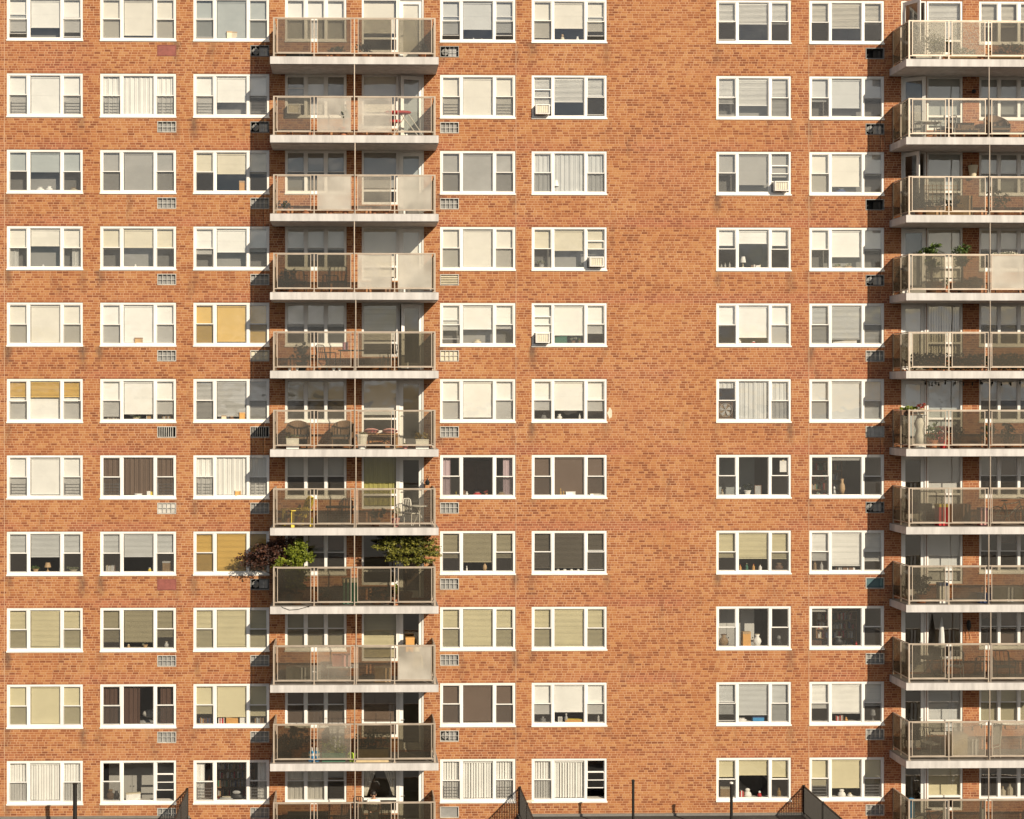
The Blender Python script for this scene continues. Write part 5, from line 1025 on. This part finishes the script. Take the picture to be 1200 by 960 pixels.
IT = [
 (1, 3, .5, 'carton', 'box', 'pale carton on the sill against a bluish panel imitating reflected sky', .26, .36, 'paint_cream', 'paint_tan', 'box', .14), (1, 5, .42, 'figurine', 'ornament', 'cream figurine under a raised cream shade', .26, .16, 'paint_cream', 'paint_tan', 'figure'), (1, 5, .62, 'mug', 'mug', 'white mug beside a cream figurine on the sill', .16, .13, 'paint_white', 'paint_white', 'vase'),
 (1, 4, .45, 'bottle', 'bottle', 'small white bottle under a raised shade beside two open sashes', .13, .06, 'paint_white', 'paint_grey', 'bottle'), (1, 4, .56, 'bottle', 'bottle', 'short clear jar under a raised shade beside two open sashes', .1, .08, 'paint_cream', 'paint_grey', 'bottle'),
 (3, 1, .42, 'ornament_boat', 'ornament', 'white ornament below a blue panel imitating reflected sky', .14, .3, 'paint_white', 'paint_white', 'vase', 'G1'), (3, 1, .54, 'ornament_boat', 'ornament', 'white ornament below a blue panel imitating reflected sky', .17, .26, 'paint_white', 'paint_white', 'vase', 'G1'), (3, 1, .86, 'ornament_boat', 'ornament', 'tan ornament behind the screen below a blue panel imitating reflected sky', .12, .3, 'paint_cream', 'paint_tan', 'vase'),
 (3, 3, .64, 'carton', 'box', 'upright tan carton below a half drawn cream shade', .38, .22, 'paint_orange', 'paint_tan', 'box'), (3, 5, .33, 'table_lamp', 'lamp', 'small lamp with a white shade before sheer grey curtains', .42, .2, 'paint_white', 'paint_cream', 'lamp', .13), (3, 5, .6, 'figurine', 'ornament', 'white figurine near a lamp before sheer curtains', .12, .1, 'paint_white', 'paint_white', 'figure', .13),
 (3, 8, .45, 'bowl', 'bowl', 'dark oval bowl under a low cream shade', .15, .4, 'paint_navy', 'paint_grey', 'vase'), (4, 2, .45, 'ornament', 'ornament', 'small white ornament below a cream half shade', .12, .1, 'paint_white', 'paint_white', 'figure'), (4, 1, .46, 'figurine', 'ornament', 'small white bird figurine between two white side curtains', .1, .12, 'paint_white', 'paint_white', 'figure'),
 (4, 5, .14, 'potted_flower', 'plant', 'white flowers in the sash beside a cream shade', .3, .24, 'petals_white', 'paint_white', 'plant'), (4, 7, .14, 'bottle', 'bottle', 'bottle in a row behind the screen of a bright window', .2, .07, 'paint_white', 'paint_tan', 'bottle', 'G2'), (4, 7, .2, 'bottle', 'bottle', 'bottle in a row behind the screen of a bright window', .23, .07, 'paint_white', 'paint_tan', 'bottle', 'G2'), (4, 7, .09, 'bottle', 'bottle', 'bottle in a row behind the screen of a bright window', .16, .07, 'paint_white', 'paint_tan', 'bottle', 'G2'),
 (4, 7, .38, 'wire_lantern', 'lantern', 'white lantern beneath a short white shade', .42, .22, 'paint_white', 'paint_cream', 'lamp'), (4, 7, .55, 'paper_stack', 'papers', 'white heap of papers beneath a short white shade', .14, .34, 'paint_white', 'paint_cream', 'books'), (4, 8, .55, 'potted_flower', 'plant', 'row plant with pale flowers beneath a white shade', .2, .34, 'petals_white', 'paint_tan', 'plant'), (4, 8, .4, 'potted_flower', 'plant', 'green row plant beneath a white shade', .18, .3, 'leaf_pale', 'paint_tan', 'plant'),
 (5, 2, .5, 'carton', 'box', 'small brown box standing against a closed white shade', .2, .28, 'paint_tan', 'paint_brown', 'box', .13), (5, 5, .4, 'cloth_bundle', 'cloth', 'green folded cloth below a white shade', .26, .42, 'paint_green', 'paint_green', 'box'), (5, 5, .56, 'potted_flower', 'plant', 'white and green flowers beside a green cloth', .28, .22, 'petals_white', 'paint_brown', 'plant'), (5, 5, .65, 'potted_flower', 'plant', 'yellow green leafy plant beside a green cloth', .3, .18, 'leaf_conifer', 'paint_brown', 'plant'),
 (5, 7, .33, 'mug', 'mug', 'white mug under a white shade in a window beside a slatted one', .16, .14, 'paint_white', 'paint_white', 'vase'), (5, 7, .52, 'toy', 'toy', 'small red toy under a white shade', .1, .18, 'paint_red', 'paint_white', 'figure'), (5, 8, .5, 'paper_stack', 'papers', 'white low stack of papers under a grey slatted blind', .12, .8, 'paint_white', 'paint_cream', 'box'), (5, 4, .5, 'coat_hanger', 'ornament', 'pale ornament under a white shade beside an open sash', .14, .3, 'paint_cream', 'paint_cream', 'vase'),
 (6, 2, .63, 'picture_frame', 'frame', 'white picture frame on a crowded sill below a white shade', .2, .18, 'paint_white', 'paint_tan', 'frame'), (6, 2, .46, 'potted_flower', 'plant', 'pale dried plant on a crowded sill below a white shade', .16, .3, 'leaf_pale', 'paint_cream', 'plant'), (6, 2, .15, 'book_row', 'books', 'short row of brown and white books behind a sash', .15, .4, 'paint_brown', 'paint_cream', 'books'), (6, 2, .86, 'book_row', 'books', 'short row of white books behind a half open sash', .13, .3, 'paint_white', 'paint_tan', 'books'),
 (6, 3, .64, 'carton', 'box', 'tan box against a grey slatted blind', .26, .2, 'paint_orange', 'paint_tan', 'box', .13), (6, 3, .4, 'carton', 'box', 'low pale box against a grey slatted blind', .14, .16, 'paint_cream', 'paint_tan', 'box', .13), (6, 3, .5, 'bowl', 'bowl', 'small brown bowl against a grey slatted blind', .1, .2, 'paint_brown', 'paint_tan', 'vase', .13), (6, 5, .38, 'paper_stack', 'papers', 'crumpled white paper in the dark strip below a white shade', .18, .2, 'paint_white', 'paint_white', 'vase'), (6, 5, .17, 'desk_clock', 'clock', 'round grey desk clock behind the screen below a white shade', .26, .22, 'paint_grey', 'paint_black', 'figure'), (6, 5, .65, 'bottle', 'bottle', 'white bottle in the dark strip below a white shade', .2, .08, 'paint_white', 'paint_white', 'bottle'),
 (7, 2, .5, 'paper_stack', 'papers', 'white folded paper before a brown curtain', .08, .24, 'paint_white', 'paint_white', 'box', .13), (7, 2, .64, 'book_row', 'books', 'yellow and white books before a brown curtain', .18, .16, 'paint_yellow', 'paint_white', 'books', .13), (7, 3, .58, 'carton', 'box', 'tan box before white curtains', .18, .2, 'paint_orange', 'paint_cream', 'box', .13),
 (7, 4, .36, 'cup', 'cup', 'white cup in the dark window with pink curtains', .12, .1, 'paint_white', 'paint_white', 'vase'), (7, 4, .5, 'bowl', 'bowl', 'low red bowl in the dark window with pink curtains', .1, .3, 'paint_red', 'paint_pink', 'vase'), (7, 4, .62, 'potted_flower', 'plant', 'red flower pot in the dark window with pink curtains', .18, .14, 'petals_red', 'terracotta', 'plant'), (7, 4, .22, 'candle', 'candle', 'yellow candle in the dark window with pink curtains', .16, .06, 'paint_yellow', 'paint_cream', 'bottle'), (7, 4, .82, 'bowl', 'bowl', 'tan bowl behind the screen of the pink curtained window', .1, .3, 'paint_tan', 'paint_cream', 'vase'),
 (7, 5, .39, 'figurine', 'ornament', 'brass figurine before a brown shade', .26, .09, 'paint_brass', 'paint_brass', 'figure', .13), (7, 5, .43, 'candlestick', 'candlestick', 'brass candlestick before a brown shade', .22, .06, 'paint_brass', 'paint_brass', 'bottle', .13), (7, 5, .52, 'carton', 'box', 'white box before a brown shade', .13, .34, 'paint_white', 'paint_white', 'box', .13), (7, 5, .85, 'paper_stack', 'papers', 'low white papers behind the screen before a brown shade', .06, .4, 'paint_white', 'paint_cream', 'box', .14),
 (7, 7, .44, 'potted_flower', 'plant', 'dark spiky plant in a white pot in an uncurtained window', .4, .3, 'leaf_dark', 'paint_white', 'plant'), (7, 7, .1, 'figurine', 'ornament', 'cream figurine in the corner of an uncurtained window', .2, .12, 'paint_cream', 'paint_tan', 'figure'), (7, 7, .58, 'picture_frame', 'frame', 'dark picture frame in an uncurtained window', .34, .24, 'paint_brown', 'paint_grey', 'frame'), (7, 8, .5, 'vase', 'vase', 'tall clay vase in the dark uncurtained window', .55, .22, 'paint_tan', 'paint_brown', 'vase', .5), (7, 8, .36, 'ornament', 'ornament', 'silver ornament hanging low in the dark uncurtained window', .3, .14, 'metal_grey', 'metal_white', 'figure'),
 (8, 1, .36, 'potted_flower', 'plant', 'small green plant beside a wooden stand below a grey slatted blind', .26, .26, 'leaf_green', 'paint_tan', 'plant'), (8, 1, .52, 'plant_stand', 'stand', 'little tan wooden stand below a grey slatted blind', .32, .24, 'paint_tan', 'paint_tan', 'lamp'), (8, 1, .68, 'cup', 'cup', 'small white cup near the wooden stand', .14, .06, 'paint_white', 'paint_white', 'bottle'), (8, 1, .86, 'potted_flower', 'plant', 'green trough plant behind the screen by the wooden stand', .2, .34, 'leaf_pale', 'paint_cream', 'plant'),
 (8, 2, .64, 'bowl', 'bowl', 'bright yellow bowl in a dark gap below a grey slatted blind', .12, .14, 'paint_yellow', 'paint_white', 'vase'), (8, 2, .12, 'book_row', 'books', 'leaning white books behind a screen beside a dark gap', .24, .3, 'paint_white', 'paint_cream', 'books'), (8, 2, .86, 'coffee_machine', 'appliance', 'tan and white appliance behind a screen beside the yellow bowl', .36, .24, 'paint_tan', 'paint_white', 'box'),
 (8, 4, .6, 'vase', 'vase', 'tan waisted vase below an olive slatted blind', .3, .16, 'paint_tan', 'paint_orange', 'vase'), (8, 4, .36, 'figurine', 'ornament', 'small white figurine below an olive slatted blind', .18, .07, 'paint_white', 'paint_white', 'figure'),
 (8, 5, .36, 'figurine', 'ornament', 'white figurine in a row under a dark slatted blind', .15, .12, 'paint_white', 'paint_white', 'figure', 'G3'), (8, 5, .45, 'figurine', 'ornament', 'white figurine in a row under a dark slatted blind', .12, .14, 'paint_white', 'paint_cream', 'figure', 'G3'), (8, 5, .54, 'figurine', 'ornament', 'white figurine in a row under a dark slatted blind', .13, .12, 'paint_white', 'paint_white', 'figure', 'G3'), (8, 5, .63, 'figurine', 'ornament', 'white figurine in a row under a dark slatted blind', .15, .1, 'paint_white', 'paint_white', 'figure', 'G3'),
 (8, 7, .34, 'spice_jar', 'jar', 'orange jar in a row below a cream slatted blind', .2, .1, 'paint_orange', 'paint_red', 'bottle', 'G4'), (8, 7, .43, 'spice_jar', 'jar', 'green jar in a row below a cream slatted blind', .24, .1, 'paint_green', 'paint_cream', 'bottle'), (8, 7, .52, 'spice_jar', 'jar', 'orange jar in a row below a cream slatted blind', .22, .1, 'paint_orange', 'paint_red', 'bottle', 'G4'), (8, 7, .61, 'spice_jar', 'jar', 'white jar in a row below a cream slatted blind', .2, .12, 'paint_white', 'paint_brown', 'bottle'), (8, 7, .86, 'basket', 'basket', 'brown basket behind a screen beside a row of jars', .24, .32, 'paint_brown', 'paint_tan', 'vase'),
 (8, 8, .1, 'bottle', 'bottle', 'tall tan bottle behind the screen of a white slatted window', .34, .12, 'paint_tan', 'paint_white', 'bottle'), (8, 8, .19, 'bottle', 'bottle', 'white bottle behind the screen of a white slatted window', .3, .12, 'paint_white', 'paint_cream', 'bottle'), (8, 8, .5, 'book_row', 'books', 'low dark row of books under a white slatted blind', .1, .7, 'paint_brown', 'paint_black', 'books'),
 (9, 2, .58, 'potted_flower', 'plant', 'cream flowers under an olive slatted blind', .26, .22, 'petals_white', 'paint_tan', 'plant'), (9, 2, .36, 'figurine', 'ornament', 'tiny tan figurine under an olive slatted blind', .12, .12, 'paint_tan', 'paint_cream', 'figure'), (9, 2, .86, 'figurine', 'ornament', 'white jug behind the screen under an olive slatted blind', .2, .16, 'paint_white', 'paint_cream', 'vase'),
 (9, 7, .12, 'basket', 'basket', 'round brown basket behind a bare window', .4, .34, 'paint_tan', 'paint_brown', 'vase'), (9, 7, .42, 'carton', 'box', 'large tan carton in the bare window beside a white bin', .5, .3, 'paint_orange', 'paint_tan', 'box'), (9, 7, .57, 'bin', 'bin', 'white bin beside a large tan carton in the bare window', .4, .3, 'paint_white', 'paint_cream', 'vase'), (9, 7, .86, 'desk_fan', 'fan', 'dark cluttered desk fan behind the screen of a bare window', .36, .24, 'paint_black', 'paint_grey', 'figure'),
 (9, 8, .66, 'mug', 'mug', 'small red mug in the dark bare window', .12, .1, 'paint_red', 'paint_red', 'vase'), (9, 8, .42, 'helmet', 'helmet', 'black rounded helmet in the dark bare window', .3, .34, 'paint_black', 'paint_grey', 'vase'), (9, 8, .12, 'keyboard', 'box', 'dark box behind the screen of the dark bare window', .24, .36, 'paint_brown', 'paint_black', 'box'),
 (10, 3, .5, 'carton', 'box', 'wide orange brown carton below a tan shade', .24, .42, 'paint_orange', 'paint_tan', 'box'), (10, 3, .66, 'carton', 'box', 'white box framed in black below a tan shade', .26, .28, 'paint_white', 'paint_black', 'box'), (10, 3, .36, 'book_row', 'books', 'red and white books below a tan shade', .22, .2, 'paint_red', 'paint_white', 'books'), (10, 3, .14, 'book_row', 'books', 'mixed books behind the screen below a tan shade', .2, .4, 'paint_orange', 'paint_navy', 'books'), (10, 3, .86, 'book_row', 'books', 'grey books behind the shaded screen below a tan shade', .2, .3, 'paint_grey', 'paint_tan', 'books'),
 (10, 5, .47, 'vase', 'vase', 'grey egg shaped vase below a white shade', .28, .12, 'paint_grey', 'paint_white', 'vase'), (10, 5, .39, 'picture_frame', 'frame', 'small white frame beside a grey vase', .18, .15, 'paint_white', 'paint_grey', 'frame'), (10, 5, .57, 'wooden_tray', 'tray', 'long yellow wooden tray on the sill beside a grey vase', .1, .6, 'paint_orange', 'paint_yellow', 'box'), (10, 5, .9, 'bottle', 'bottle', 'white pump bottle behind a screen beside the wooden tray', .28, .08, 'paint_white', 'paint_white', 'bottle'), (10, 5, .16, 'jar', 'jar', 'grey jar behind a screen beside the white frame', .18, .2, 'paint_grey', 'paint_white', 'bottle'),
 (10, 7, .58, 'carton', 'box', 'blue box below a pale slatted blind', .16, .4, 'paint_blue', 'paint_navy', 'box'), (10, 7, .36, 'paper_stack', 'papers', 'white crumpled papers below a pale slatted blind', .1, .4, 'paint_white', 'paint_white', 'vase'), (10, 8, .42, 'book_row', 'books', 'red brown books below a white slatted blind', .2, .24, 'paint_red', 'paint_brown', 'books'), (10, 8, .52, 'clay_ring', 'ornament', 'small orange ornament below a white slatted blind', .13, .12, 'paint_orange', 'paint_orange', 'figure'), (10, 8, .88, 'desk_lamp', 'lamp', 'grey desk lamp behind the shaded screen', .4, .2, 'paint_grey', 'paint_grey', 'lamp'),
 (11, 2, .12, 'basket', 'basket', 'brown basket in the corner of a window without blinds', .34, .3, 'wicker', 'paint_tan', 'vase'), (11, 2, .2, 'bag', 'bag', 'black and white bag beside a brown basket', .34, .22, 'paint_black', 'paint_white', 'vase'), (11, 2, .42, 'dresser_drawer', 'box', 'long white drawer box in a window without blinds', .24, .5, 'paint_white', 'paint_cream', 'box'), (11, 3, .56, 'bag', 'bag', 'dark slumped bag between white side curtains', .3, .5, 'paint_black', 'paint_grey', 'figure'), (11, 3, .45, 'paper_stack', 'papers', 'pale low heap between white side curtains', .08, .7, 'paint_grey', 'paint_cream', 'vase'),
 (11, 7, .44, 'plush_toy', 'toy', 'white plush toy among red clutter below a short cream shade', .3, .3, 'paint_white', 'paint_white', 'figure'), (11, 7, .36, 'book_row', 'books', 'red and brown clutter beside a white plush toy', .22, .2, 'paint_red', 'paint_brown', 'books'), (11, 7, .6, 'plush_toy', 'toy', 'red and white toy below a short cream shade', .2, .16, 'paint_red', 'paint_white', 'figure'), (11, 7, .14, 'carton', 'box', 'tan carton behind the screen by the toys', .34, .34, 'paint_tan', 'paint_cream', 'box'), (11, 7, .86, 'bottle', 'bottle', 'brass bottle behind the sash by the toys', .3, .14, 'paint_brass', 'paint_tan', 'bottle'),
 (11, 8, .46, 'plush_toy', 'toy', 'white plush toy with two ears above a picket railing', .26, .3, 'paint_white', 'paint_white', 'figure'), (11, 8, .57, 'plush_toy', 'toy', 'small white toy lying beside the eared plush', .12, .2, 'paint_white', 'paint_cream', 'figure'),
]
GR = dict(G1='white ornaments on the blue shaded sill', G2='bottles on one sill', G3='white figurines on one sill', G4='orange jars on one sill')
for it in IT:
    ex = it[11] if len(it) > 11 else None
    sill(it[0], it[1], it[2], it[3], it[4], it[5], it[6], it[7], it[8], it[9], it[10], GR.get(ex) if isinstance(ex, str) else None, ex if isinstance(ex, float) else .235)
t = thing('window_fan', 'square white window fan with round blades in the left sash', 'fan', (COLX[7] + FT + .04, .13, head(6) - WH + .12))
build('housing', ring(MB(), 0, .5, 0, .62, .05, 0, .06), 'paint_brown', t); fb = MB()
for k in range(5):
    a = k * 2 * pi / 5; fb.quad((.25, .03, .31), (.25 + .2 * cos(a), .02, .31 + .2 * sin(a)), (.25 + .22 * cos(a + .4), .035, .31 + .22 * sin(a + .4)), (.25 + .18 * cos(a + .75), .045, .31 + .18 * sin(a + .75)))
build('blade', fb, 'metal_white', t); build('grille', MB().tube([(.25 + .23 * cos(k * pi / 10), .005, .31 + .23 * sin(k * pi / 10)) for k in range(21)], .01, 5, False), 'metal_white', t); build('back_board', MB().box(.05, .45, .061, .07, .05, .57), 'paint_tan', t)
t = thing('paper_notice', 'white paper sheet taped inside the upper sash of an uncurtained window', 'paper', (COLX[7] + WW - FT - .3, .1, head(7) - .62)); build('sheet', MB().box(0, .24, 0, .004, 0, .4), 'paint_white', t); build('tape', MB().box(.08, .16, -.003, 0, .38, .43), 'paint_cream', t)
t = thing('bed', 'white bed with pillows seen between brown curtains', 'bed', (COLX[2] + 1.6, 1.3, deck(10))); build('mattress', MB().box(-.9, .6, -.7, 1.2, .25, .75), 'paint_white', t); build('pillow', MB().ellipsoid((0, .2, 1.05), .36, .2, .16), 'paint_white', t, smooth=True); build('pillow', MB().ellipsoid((-.1, -.5, .86), .4, .22, .12), 'paint_grey', t, smooth=True)
for sx in (-.85, .55):
    for sy in (-.65, 1.1): build('leg', MB().box(sx - .03, sx + .03, sy - .03, sy + .03, 0, .25), 'wood', t)

# ------------------------------------------------------------------ furniture that shows through the uncurtained windows
def wardrobe(r, ci, f, label, wd, hgt, mat, y=1.35, doors=3):
    t = thing('wardrobe', label, 'wardrobe', (COLX[ci] + f * WW, y, deck(r)))
    build('carcass', MB().box(-wd / 2, wd / 2, .02, .6, 0, hgt), mat, t)
    for k in range(doors):
        a = -wd / 2 + wd * k / doors
        dd = build('door', MB().box(a + .008, a + wd / doors - .008, -.004, .018, .06, hgt - .04), mat, t); build('knob', MB().ellipsoid((a + (.06 if k % 2 else wd / doors - .06), -.02, hgt * .5), .02, .02, .02, 6, 5), 'black_metal', dd)
wardrobe(11, 2, .5, 'pale grey wardrobe doors inside the bare window beside the picket railing', 2.5, 2.3, 'shade_e')
wardrobe(9, 7, .35, 'white wardrobe inside the bare window with cartons', 1.5, 2.2, 'shade_g', 1.2)
wardrobe(7, 7, .4, 'blue grey wardrobe inside the bare window with a paper notice', 1.7, 2.2, 'shade_u', 2.0)
wardrobe(7, 4, .55, 'dark wardrobe behind the window with pink curtains', 1.2, 2.1, 'paint_brown', 2.2, 2)
def bookcase(r, ci, f, label, wd, hgt, y, seed):
    t = thing('bookcase', label, 'bookcase', (COLX[ci] + f * WW, y, deck(r))); rnd = random.Random(seed)
    build('carcass', ring(MB(), -wd / 2, wd / 2, 0, hgt, .03, 0, .28).box(-wd / 2 + .03, wd / 2 - .03, .26, .28, .03, hgt - .03), 'wood', t)
    for k in range(1, 6):
        z = hgt * k / 6; build('shelf', MB().box(-wd / 2 + .03, wd / 2 - .03, .01, .259, z, z + .022), 'wood', t); x = -wd / 2 + .05
        while x < wd / 2 - .12:
            q = rnd.uniform(.03, .07); build('book', MB().box(x, x + q - .003, .05, .23, z + .023, z + rnd.uniform(.16, .28)), 'paint_' + rnd.choice(['red', 'white', 'cream', 'navy', 'tan', 'grey', 'green', 'brown']), t); x += q + (rnd.random() < .15) * .08
bookcase(7, 8, .4, 'wooden bookcase of mixed books inside the dark uncurtained window', 1.3, 2.1, 1.6, 3)
bookcase(9, 8, .55, 'wooden bookcase inside the dark bare window with the red mug', 1.5, 2.0, 1.5, 4)
bookcase(11, 3, .5, 'wooden bookcase behind the window with white side curtains', 1.4, 1.9, 1.8, 5)

# ------------------------------------------------------------------ marks of repair and a loose cable
def patch(x, z, rx, rz_, seed):
    rnd = random.Random(seed); n = 14; mb = MB(); ring_ = []
    for k in range(n):
        a = 2 * pi * k / n; q = rnd.uniform(.65, 1.1); ring_.append((x + rx * q * cos(a), z + rz_ * q * sin(a)))
    mb.v = [(px, -.006, pz) for px, pz in ring_] + [(px, .004, pz) for px, pz in ring_]
    mb.f = [tuple(range(n))] + [(k, k + n, (k + 1) % n + n, (k + 1) % n) for k in range(n)]
    build('plaster_patch', mb, 'cream_metal', B)
patch(9.0, H - .66, .1, .2, 3); patch(6.22, H - 14.32, .17, .07, 4)
t = thing('cable', 'thin black cable drooping over the slab edge below the dark red maple', 'cable', (-2.5, -DEP - .02, deck(8)))
build('wire', MB().tube([(0, .06, .01), (.06, 0, -.03), (.3, -.004, -.12), (.6, -.004, -.1), (.95, 0, .0), (1.0, .05, .012)], .009, 5), 'black_metal', t); build('clip', MB().box(.92, .98, -.012, .02, -.02, .01), 'black_metal', t)
